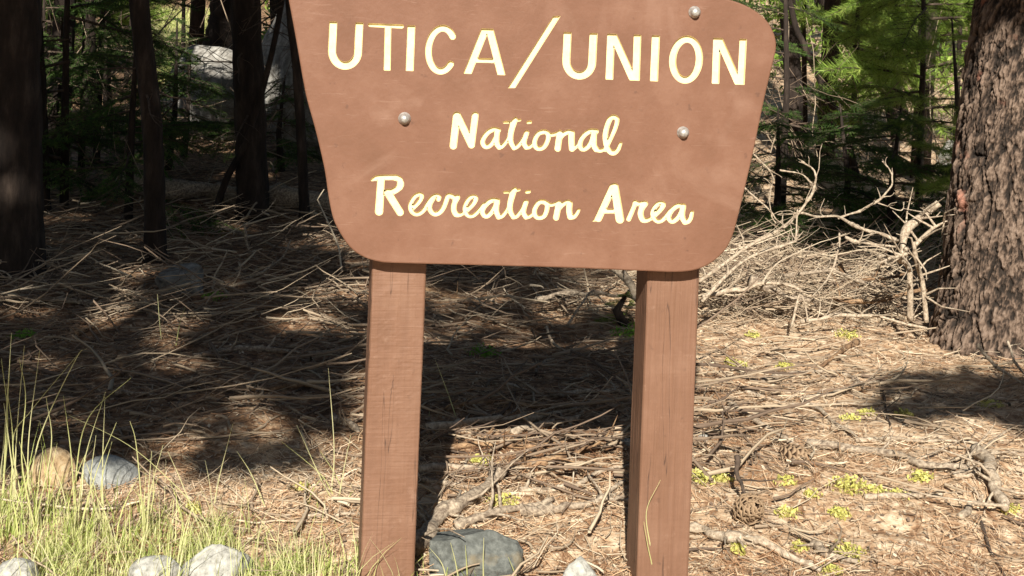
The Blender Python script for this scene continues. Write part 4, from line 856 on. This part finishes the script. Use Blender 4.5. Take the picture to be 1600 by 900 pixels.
young('bright green pine filling the gap beside the big trunk', 1440, 190, 9.6, 2.5, .62, 26, 'pine', 1.3, 7, name='young_pine')
young('bright green pine over the leaning trunks at the top right', 1330, 180, 11.0, 2.4, .95, 14, 'pine', 1.3, 8, name='young_pine')
young('low dark spreading fir between the leaning trunks and big trunk', 1398, 300, 8.3, .95, .18, 26, 'fir', 1.0, 9)
young('dark fir right next to the upper right edge of the board', 1222, 300, 9.3, 2.2, .4, 18, 'fir', .9, 10)
young('yellowish little pine at the left flank of the big trunk', 1496, 235, 8.0, 1.4, .45, 14, 'pine', .7, 11, name='young_pine')
young('pale green pine behind the bright one, touching the big trunk', 1495, 160, 12.5, 3.0, .7, 26, 'pine', 1.5, 21, name='young_pine')
young('sunlit pine whose boughs hang at the top between stem and big trunk', 1400, 120, 13.5, 3.2, 1.0, 26, 'pine', 1.5, 22, name='young_pine')
young('feathery pine at the top just right of the board corner', 1262, 140, 13, 3.0, 1.1, 22, 'pine', 1.3, 23, name='young_pine')
young('hazy green pine in the deep gap at the far upper left', 40, 220, 14, 3, .8, 22, 'fir', 1.6, 12)
young('tiny green fir seedling behind the right post', 985, 528, 6.3, .16, .02, 7, 'pine', .22, 13, name='fir_seedling')

# far understorey, one mass nobody could count
mb = []; tn = []
for k in range(420):
    Y = rf.uniform(16, 50); X = rf.uniform(-.45, .45) * Y
    if -.26 * Y < X < -.20 * Y and Y < 30: continue
    z = float(gh(X, Y)); s = rf.uniform(.3, .9); q = 130
    c = np.array([X, Y, z]) + rf.normal(0, 1, (q, 3)) * np.array([s * .6, s * .5, s * .35]) + np.array([0, 0, s * .6]); c[:, 2] = np.maximum(c[:, 2], z)
    d = rf.normal(0, 1, (q, 3)); d /= np.linalg.norm(d, axis=1)[:, None]; e = np.cross(d, rf.normal(0, 1, (q, 3))); e /= np.linalg.norm(e, axis=1)[:, None]; l = rf.uniform(.03, .09, (q, 1))
    mb.append(np.stack([c - e * l * .35, c + d * l, c + e * l * .35, c - d * l], 1).reshape(-1, 3)); tn.append(np.repeat(np.clip(rf.normal(.5, .2) + rf.normal(0, .15, q), 0, 1), 4))
V = np.vstack(mb); o = link('undergrowth', fast_mesh('undergrowth', V, np.arange(len(V)).reshape(-1, 4), np.concatenate(tn), M['pine'])); tag(o, 'far leafy undergrowth behind the trunks', None, None, 'stuff')

# ------------------------------------------------------------ litter: needles, twigs, bark bits
def scatter(n, ymin, ymax, dens=None, power=1.7):
    out = np.zeros((0, 2))
    while len(out) < n:
        y = ymin + (ymax - ymin) * rng.random(n) ** power; x = (rng.random(n) - .5) * 2 * (.40 * y + .25)
        if dens is not None: k = rng.random(n) < dens(x, y); x, y = x[k], y[k]
        out = np.vstack([out, np.stack([x, y], -1)])
    return out[:n]
def strips(P, ang, L, w, lift, tilt, curve, tone, segs=2):
    n = len(P); V = []; cur = np.stack([P[:, 0], P[:, 1]], -1); z0 = lift; pts = []
    for s in range(segs + 1):
        t = s / segs - .5; a = ang + curve * t
        q = np.stack([P[:, 0] + np.cos(a) * L * t, P[:, 1] + np.sin(a) * L * t], -1); z = gh(q[:, 0], q[:, 1]) + lift + tilt * L * (t + .5)
        pts.append(np.column_stack([q, z]))
    dx = np.stack([-np.sin(ang), np.cos(ang), rng.normal(0, .5, n)], -1); dx /= np.linalg.norm(dx, axis=1)[:, None]
    for p in pts: V += [p - dx * w[:, None] / 2, p + dx * w[:, None] / 2]
    V = np.stack(V, 1); k = 2 * (segs + 1); base = np.arange(n)[:, None] * k; F = []
    for s in range(segs): F.append(base + np.array([2 * s, 2 * s + 1, 2 * s + 3, 2 * s + 2]))
    return V.reshape(-1, 3), np.concatenate(F), np.repeat(tone, k)
n = 78000; P = scatter(n, 3.2, 11, lambda x, y: np.clip(.5 + vn(x * 2, y * 2, 61) * 1.3 + vn(x * 6, y * 6, 62) * 1.1, .04, 1))
patch = vn(P[:, 0] * 1.4, P[:, 1] * 1.4, 71)
V, F, T = strips(P, rng.uniform(0, math.pi, n), rng.uniform(.025, .09, n), rng.uniform(.0009, .0021, n), rng.uniform(.001, .016, n), rng.normal(0, .12, n), rng.normal(0, .5, n), np.clip(rng.beta(2, 2, n) * .9 - patch * .5 - .38 * duff_shade(P[:, 0], P[:, 1]), 0, 1))
o = link('pine_needle_litter', fast_mesh('pine_needle_litter', V, F, T, M['needle'])); tag(o, 'dry fallen pine needles covering the soil', None, None, 'stuff')
n = 42000; P = scatter(n, 3.2, 9, None, 1.6)
V, F, T = strips(P, rng.uniform(0, math.pi, n), rng.uniform(.003, .017, n), rng.uniform(.002, .009, n), rng.uniform(.001, .007, n), rng.normal(0, .25, n), rng.normal(0, .3, n), np.clip(rng.beta(1.6, 1.6, n), 0, 1), 1)
o = link('bark_litter', fast_mesh('bark_litter', V, F, T, M['twig'])); tag(o, 'small chips of bark and wood on the soil', None, None, 'stuff')
def twigs(n, P, Lr, rr_, lift, tilt, tone, name, label, bias=.55):
    Vs, Fs, Ts = [], [], []; k = 4; S = 6
    ang = np.where(rng.random(n) < bias, rng.normal(0, .35, n), rng.uniform(0, math.pi, n)); L = Lr[0] + (Lr[1] - Lr[0]) * rng.random(n) ** 2.2; r = rr_[0] + (rr_[1] - rr_[0]) * rng.random(n) ** 2.5
    kink = np.cumsum(rng.normal(0, .32, (n, S)), 1); pos = np.zeros((n, S, 3)); pos[:, 0, :2] = P; zl = lift * rng.random(n) ** 1.5; tl = rng.normal(0, tilt, n)
    zo = np.zeros((n, S)); zk = np.cumsum(rng.normal(0, .10, (n, S)), 1)
    for s in range(1, S):
        a = ang + kink[:, s]; pos[:, s, 0] = pos[:, s - 1, 0] + np.cos(a) * L / S; pos[:, s, 1] = pos[:, s - 1, 1] + np.sin(a) * L / S; zo[:, s] = zo[:, s - 1] + (tl + zk[:, s]) * L / S
    g = gh(pos[:, :, 0], pos[:, :, 1]); pos[:, :, 2] = np.maximum(g.mean(1)[:, None] * .4 + g * .6 + zl[:, None] + zo, g + r[:, None] * .4)
    sidev = np.stack([-np.sin(ang), np.cos(ang), np.zeros(n)], -1); upv = np.array([0, 0, 1.0])
    for s in range(S):
        rs_ = r * (1 - .7 * s / S)
        for j in range(k):
            a = j * math.pi / 2 + .6; Vs.append(pos[:, s] + rs_[:, None] * (math.cos(a) * sidev + math.sin(a) * upv))
    V = np.stack(Vs, 1); base = np.arange(n)[:, None] * (k * S)
    for s in range(S - 1):
        for j in range(k): Fs.append(base + np.array([s * k + j, s * k + (j + 1) % k, (s + 1) * k + (j + 1) % k, (s + 1) * k + j]))
    o = link(name, fast_mesh(name, V.reshape(-1, 3), np.concatenate(Fs), np.repeat(tone, k * S), M['twig'], True)); tag(o, label, None, None, 'stuff')
n = 5200; P = scatter(n, 3.4, 10.5, lambda x, y: np.clip(.2 + .8 * ((y > 4.3) | (x < .9)) + vn(x * 1.5, y * 1.5, 81) * 1.2, .12, 1), 1.25)
twigs(n, P, (.04, .42), (.0015, .007), .03, .12, np.clip(rng.beta(2, 1.7, n) - .22 * duff_shade(P[:, 0], P[:, 1]), 0, 1), 'twig_litter', 'countless small dry twigs strewn over the forest floor')
# brushwood of the pile and of the dead-branch tangle behind the sign
n = 1900; px = rng.uniform(1085, 1475, n); py = rng.uniform(392, 512, n); P = grdv(px, py)[:, :2]
twigs(n, P, (.12, .6), (.0012, .006), .18, .30, np.clip(rng.beta(2.2, 1.7, n), 0, 1), 'brushwood', 'tangle of pale dry brushwood in the pile at the right', .5)
n = 1050; P = scatter(n, 4.2, 8.5, lambda x, y: np.clip(.15 + .85 * duff_shade(x, y) + vn(x * 1.5, y * 1.5, 83), .05, 1), 1.2)
twigs(n, P, (.2, .85), (.003, .010), .06, .10, np.clip(rng.beta(2, 2, n) * .8 - .06 * duff_shade(P[:, 0], P[:, 1]), 0, 1), 'stick_litter', 'longer dead sticks strewn over the ground left of and behind the sign', .85)
n = 1300; px = rng.uniform(-20, 1120, n); py = rng.uniform(330, 520, n); P = grdv(px, py)[:, :2]
twigs(n, P, (.1, .7), (.002, .008), .16, .25, np.clip(rng.beta(2, 2, n), 0, 1), 'brushwood', 'dim tangle of dead twigs behind the sign in shade', .5)

for (xa, xb, n) in ((-20, 470, 520), (1180, 1520, 420)):
    px = rng.uniform(xa, xb, n); yy = rng.uniform(8.8, 15, n); P = np.stack([(px - 800) / FPX * yy, yy], -1)
    twigs(n, P, (.4, 1.7), (.002, .008), 1.0, .75, np.clip(rng.beta(1.3, 3.5, n), 0, 1), 'thicket_twigs', 'dim tangle of dead twigs and thin stems between the trunks', .2)
# ------------------------------------------------------------ grass
def blades(P, H, lean, w, tone, segs=4):
    n = len(P); ang = rng.uniform(0, 2 * math.pi, n); D = np.stack([np.cos(ang), np.sin(ang), np.zeros(n)], -1); Sd = np.stack([-np.sin(ang + rng.normal(0, .8, n)), np.cos(ang), np.zeros(n)], -1); Vs = []
    for s in range(segs + 1):
        t = s / segs; p = P + D * (lean * t ** 2)[:, None] * H[:, None] + np.array([0, 0, 1.0]) * (H * t * (1 - .25 * lean * t))[:, None]
        ww = w * (1 - t ** 1.6) + .0004; Vs += [p - Sd * ww[:, None] / 2, p + Sd * ww[:, None] / 2]
    V = np.stack(Vs, 1); k = 2 * (segs + 1); base = np.arange(n)[:, None] * k
    F = np.concatenate([base + np.array([2 * s, 2 * s + 1, 2 * s + 3, 2 * s + 2]) for s in range(segs)]); return V.reshape(-1, 3), F, np.repeat(tone, k)
# short green-yellow grass along the bottom left
def fgrass(a, b):
    f = np.clip((b - (768 + np.maximum(0, a - 60) * .15)) / 125, 0, 1) * np.where(a < 360, 1, np.maximum(0, 1 - (a - 360) / 330))
    return f * np.clip(.30 + 1.8 * vn(a / 38, b / 22, 91) + .5 * vn(a / 12, b / 9, 92), .05, 1)
def gp(n, x0, x1, y0, y1):
    out = np.zeros((0, 2))
    while len(out) < n:
        a = rng.uniform(x0, x1, n); b = rng.uniform(y0, y1, n); k = rng.random(n) < fgrass(a, b); out = np.vstack([out, np.stack([a[k], b[k]], -1)])
    return grdv(out[:n, 0], out[:n, 1])
P = gp(4800, -40, 700, 735, 960); n = len(P)
V, F, T = blades(P, rng.uniform(.015, .075, n), rng.uniform(.1, .9, n), rng.uniform(.0015, .004, n), np.clip(rng.normal(.40, .24, n), 0, 1), 3)
o = link('grass', fast_mesh('grass', V, F, T, M['grass'])); tag(o, 'short yellow green grass along the lower left', None, None, 'stuff')
px = rng.uniform(235, 350, 9000); py = rng.uniform(20, 132, 9000); P = grdv(px, py); n = len(P)
V, F, T = blades(P, rng.uniform(.06, .22, n), rng.uniform(.1, .9, n), rng.uniform(.006, .014, n), np.clip(rng.normal(.62, .2, n), 0, 1), 2)
o = link('grass', fast_mesh('grass', V, F, T, M['grass'])); tag(o, 'sunlit yellow grass in the gap between the far trunks', None, None, 'stuff')
P = gp(700, -40, 640, 760, 960); n = len(P)
V, F, T = blades(P, rng.uniform(.07, .2, n), rng.uniform(.1, .8, n), rng.uniform(.0012, .003, n), np.clip(rng.normal(.75, .18, n), 0, 1), 4)
o = link('grass', fast_mesh('grass', V, F, T, M['grass'])); tag(o, 'thin straw coloured grass standing above the short grass', None, None, 'stuff')
# tall stalks: tufts, each its own thing
def tuft(label, px, py, stalks, nb=14, h=.16, sp=.05, group='tall grass tufts'):
    b = grd(px, py); Vs, Fs, Ts = [], [], []; k0 = 0
    Pb = b + rng.normal(0, sp, (nb, 3)) * np.array([1, 1, 0]); Pb[:, 2] = gh(Pb[:, 0], Pb[:, 1])
    V, F, T = blades(Pb, rng.uniform(.4, 1.3, nb) * h, rng.uniform(.1, .7, nb), rng.uniform(.0022, .0045, nb), np.clip(rng.normal(.42, .2, nb), 0, 1)); Vs.append(V); Fs.append(F); Ts.append(T); k0 = len(V)
    for st in stalks:             # traced stalks: pixels from foot to tip
        g0 = grd(*st[0]); Y = g0[1]; C = crom(np.array([at(x, y, Y - .02 * i) for i, (x, y) in enumerate(st)]), 6) if len(st) > 2 else np.linspace(at(*st[0], Y), at(*st[1], Y), 8)
        n = len(C); w = np.linspace(.0042, .0010, n); Sd = np.array([1, .2, 0]); V = np.stack([C - Sd * w[:, None] / 2, C + np.array([0, -.3, 0]) * w[:, None], C + Sd * w[:, None] / 2], 1).reshape(-1, 3)
        F = np.array([(3 * i + j, 3 * i + j + 1, 3 * i + j + 4, 3 * i + j + 3) for i in range(n - 1) for j in (0, 1)]); Vs.append(V); Fs.append(F + k0); Ts.append(np.full(len(V), rng.uniform(.62, .95))); k0 += len(V)
    V = np.vstack(Vs) - b; o = link('grass_tuft', fast_mesh('grass_tuft', V, np.concatenate(Fs), np.concatenate(Ts), M['grass']), None, b.tolist()); tag(o, label, 'grass', group)
tuft('tall grass tuft at the very left edge of the photo', 12, 810, [[(5, 800), (8, 700), (16, 560)], [(14, 810), (20, 690), (10, 600)], [(22, 800), (26, 680), (38, 540)], [(2, 790), (12, 660), (2, 560)], [(0, 760), (10, 640), (18, 520)], [(30, 815), (14, 690), (6, 630)]], 26, .22)
tuft('tall grass tuft leaning right in front of the tan rock', 50, 830, [[(48, 830), (44, 700), (62, 548)], [(40, 820), (60, 690), (118, 562), (135, 545)], [(52, 830), (80, 700), (72, 620)], [(56, 835), (34, 720), (40, 620), (30, 560)], [(38, 800), (20, 690), (50, 640), (120, 556)], [(60, 820), (44, 740), (30, 690)]], 26, .2)
tuft('grass tuft between the tan rock and the blue grey rock', 118, 838, [[(118, 838), (112, 720), (99, 618)], [(118, 830), (120, 730), (140, 650), (205, 590)], [(112, 835), (96, 760), (76, 715)], [(122, 840), (150, 740), (182, 660)], [(120, 830), (132, 720), (165, 612)]], 20, .17)
tuft('grass tuft over the right end of the blue grey rock', 163, 832, [[(162, 832), (160, 740), (164, 620)], [(160, 830), (142, 760), (150, 680)], [(168, 830), (158, 760), (175, 690)], [(160, 825), (150, 770), (132, 715)]], 16, .14)
tuft('upright stalks right of the blue grey rock', 226, 850, [[(226, 852), (220, 770), (212, 690), (203, 658)], [(228, 850), (235, 770), (255, 695)], [(230, 845), (232, 770), (237, 705)], [(224, 850), (224, 790), (205, 760)]], 14, .11)
tuft('long single stalk bent diagonally over the reddish needle patch', 328, 838, [[(332, 850), (318, 810), (270, 755), (200, 695), (106, 648)], [(318, 840), (302, 800), (280, 745), (262, 705)]], 8, .09)
tuft('thin stalks standing alone in the reddish needle patch', 335, 788, [[(335, 788), (344, 740), (364, 662)], [(414, 792), (392, 740), (370, 705)]], 3, .04)
tuft('stalks just left of the left post, midway up', 512, 775, [[(516, 775), (500, 745), (464, 665)], [(520, 772), (500, 740), (440, 690)], [(518, 770), (522, 700), (513, 575)], [(530, 775), (538, 730), (548, 680)], [(535, 765), (520, 735), (500, 705)]], 8, .07)
tuft('stalks against the foot of the left post', 590, 915, [[(588, 915), (582, 870), (576, 830)], [(606, 915), (612, 880), (618, 842)], [(598, 915), (596, 880), (590, 850)], [(626, 915), (630, 880), (634, 838)]], 14, .09)
tuft('short green grass in front of the angular dark rock', 702, 918, [[(700, 915), (690, 880), (670, 855)], [(718, 915), (712, 880), (704, 848)], [(731, 915), (729, 880), (727, 852)], [(756, 915), (755, 880), (756, 840)], [(810, 915), (802, 890), (794, 870)]], 30, .07, .05)
tuft('single stalk bowed in front of the right post foot', 1020, 915, [[(1021, 915), (1019, 885), (1012, 852), (1006, 815)], [(1021, 915), (1017, 860), (1010, 800), (1032, 750)]], 4, .01)
tuft('lone pale stalk right of the left post, leaning left', 712, 650, [[(712, 650), (700, 615), (680, 562)]], 2, .03)
tuft('pair of thin stalks in the shade above the tan dapple', 262, 540, [[(252, 530), (249, 500), (246, 460)], [(275, 540), (281, 505), (290, 478)]], 2, .05)
tuft('grass around the large pale boulder top', 300, 905, [[(262, 900), (266, 860), (272, 830)], [(226, 900), (222, 850), (230, 800)]], 50, .07, .05)
tuft('grass clump between the pale boulder and the left post', 440, 900, [[(468, 880), (462, 850), (456, 820)], [(400, 880), (404, 840), (414, 812)]], 40, .05, .028)

# ------------------------------------------------------------ lichen and moss tufts
def clump(label, px, py, w, m='lichen', h=.5, name='lichen_tuft', cat='lichen', group='yellow lichen tufts on the litter'):
    b = grd(px, py); s = w * b[1] / FPX / 2; q = int(260 * min(1.5, max(.5, s / .035)))
    c = rng.normal(0, 1, (q, 3)); c /= np.linalg.norm(c, axis=1)[:, None]; c *= rng.random((q, 1)) ** .9 * 1.35
    blob = 1 + .5 * vn(np.arctan2(c[:, 1], c[:, 0]) * 1.6 + px, c[:, 2] * 2, px); c = c * blob[:, None] * np.array([s, s * .8, s * h]); c[:, 2] = np.abs(c[:, 2]) + .004; c[:, 2] += gh(b[0] + c[:, 0], b[1] + c[:, 1]) - b[2]
    d = rng.normal(0, 1, (q, 3)) + np.array([0, 0, .6]); d /= np.linalg.norm(d, axis=1)[:, None]; e = np.cross(d, rng.normal(0, 1, (q, 3))); e /= np.linalg.norm(e, axis=1)[:, None]; l = rng.uniform(.003, .009, (q, 1))
    V = np.stack([c - e * l * .5, c + d * l, c + e * l * .5, c - d * l], 1).reshape(-1, 3)
    o = link(name, fast_mesh(name, V, np.arange(len(V)).reshape(-1, 4), np.repeat(rng.random(q), 4), M[m]), None, b.tolist()); tag(o, label, cat, group)
for px, py, w, lab in [(1098, 752, 44, 'yellow lichen tuft touching the right side of the right post'), (1128, 752, 30, 'paler lichen tuft just right of the one touching the post'), (1230, 806, 34, 'bright lichen tuft right of the pine cone'), (1328, 766, 56, 'broad lichen tuft in the middle of the right litter'), (1365, 770, 30, 'small lichen tuft at the right end of the broad one'),
    (1268, 776, 26, 'small lichen tuft left of the broad one'), (1312, 806, 30, 'lichen tuft below the broad one'), (1326, 866, 50, 'yellow lichen tuft near the bottom, above the brightest one'), (1297, 896, 34, 'brightest lichen tuft at the bottom edge by the dark headed stick'), (1248, 858, 26, 'lichen tuft above the curving pale branch'), (1152, 860, 30, 'lichen tuft half under the curving pale branch'),
    (1328, 656, 24, 'left of two golden lichen tufts under the long level twig'), (1354, 648, 24, 'right of two golden lichen tufts under the long level twig'), (1548, 636, 30, 'lichen tuft at the right near the shade patch'), (1226, 575, 28, 'lichen tuft on lit soil left of the brown slanting stick'), (1150, 574, 34, 'pale lichen patch near the right post in the lit soil'),
    (1324, 528, 32, 'green yellow lichen tuft before the brush pile'), (1176, 526, 20, 'small lichen tuft before the left of the brush pile'), (1440, 750, 34, 'pale lichen tuft on the thick pale branch'), (1404, 776, 26, 'small lichen tuft under the thick pale branch'), (1412, 650, 26, 'lichen tuft in the hollow by the dark upright twig'),
    (786, 790, 44, 'bright lichen tuft on the lichen flecked log'), (752, 724, 32, 'golden lichen tuft above the long thin pale branch'), (688, 845, 34, 'lichen tuft low on the lichen flecked log'), (300, 800, 26, 'golden lichen tuft at the foot of the diagonal stalk'), (1580, 800, 26, 'lichen tuft at the right edge beside the forked root'), (1228, 755, 30, 'faint lichen tuft by the curled cone'), (470, 765, 22, 'small lichen tuft left of the left post')]:
    clump(lab, px, py, w)
clump('dim olive moss tuft in shade between the posts', 757, 556, 42, 'moss', .5, 'moss_tuft', 'moss', 'green moss tufts')
clump('green moss tuft left of the right post in shade', 982, 526, 50, 'moss', .6, 'moss_tuft', 'moss', 'green moss tufts')
clump('dim moss tuft in the left shade below the granite lump', 335, 466, 30, 'moss', .4, 'moss_tuft', 'moss', 'green moss tufts')
clump('small moss tuft at the far left under the grey branch', 35, 526, 34, 'moss', .4, 'moss_tuft', 'moss', 'green moss tufts')

# ------------------------------------------------------------ pine cones
def scale_mesh():
    mb = MB(); rows = [(0, .0025, 0), (.35, .006, .001), (.7, .010, .003), (.9, .009, .006), (1.0, .004, .009)]; V = []
    for t, w, z in rows:
        for j in (-1, 0, 1): V.append((t * .030, j * w, z + (-abs(j) * .002) + .0015))
        for j in (-1, 0, 1): V.append((t * .030, j * w, z - .0015 - abs(j) * .001))
    F = []
    for i in range(4):
        b = i * 6
        for j in (0, 1): F += [(b + j, b + 6 + j, b + 7 + j, b + 1 + j), (b + 3 + j, b + 4 + j, b + 10 + j, b + 9 + j)]
        F += [(b, b + 3, b + 9, b + 6), (b + 2, b + 8, b + 11, b + 5)]
    F += [(24, 27, 28, 25), (25, 28, 29, 26)]
    mb.add(V, F, [.15] * 12 + [.45] * 6 + [.85] * 12); return mb.mesh('scale', M['cone'])
SC = scale_mesh()
def cone(label, px, py, L, rot, n=90):
    b = grd(px, py); root = empty('pine_cone', b, label, 'pine cone', 'pine cones on the ground'); root.rotation_euler = rot; root.location.z += L * .28
    mb = MB(); t = np.linspace(0, 1, 12); mb.tube(np.stack([0 * t, 0 * t, L * (t - .5)], -1), L / .125 * (.021 * np.sin(np.pi * (.12 + .8 * t)) + .004), 10, .1); link('core', mb.mesh('core', M['cone']), root)
    for i in range(n):
        u = (i + .5) / n; z = L * (u - .5); r = .012 * math.sin(math.pi * (.12 + .8 * u)); a = i * 2.39996; s = (.55 + .75 * math.sin(math.pi * (.1 + .75 * u))) * L / .11
        o = link('scale', SC, root); o.location = (r * math.cos(a), r * math.sin(a), z); o.rotation_euler = Euler((0, -.35 - .9 * (u - .25), a)); o.scale = (s * rf.uniform(.85, 1.1), s * rf.uniform(1.3, 1.7), s * 1.5)
cone('open pine cone lying right of the right post foot', 1166, 814, .112, (R(62), R(8), R(10)))
cone('half buried curled cone left of the thick pale branch', 1236, 722, .085, (R(78), R(60), R(40)), 50)
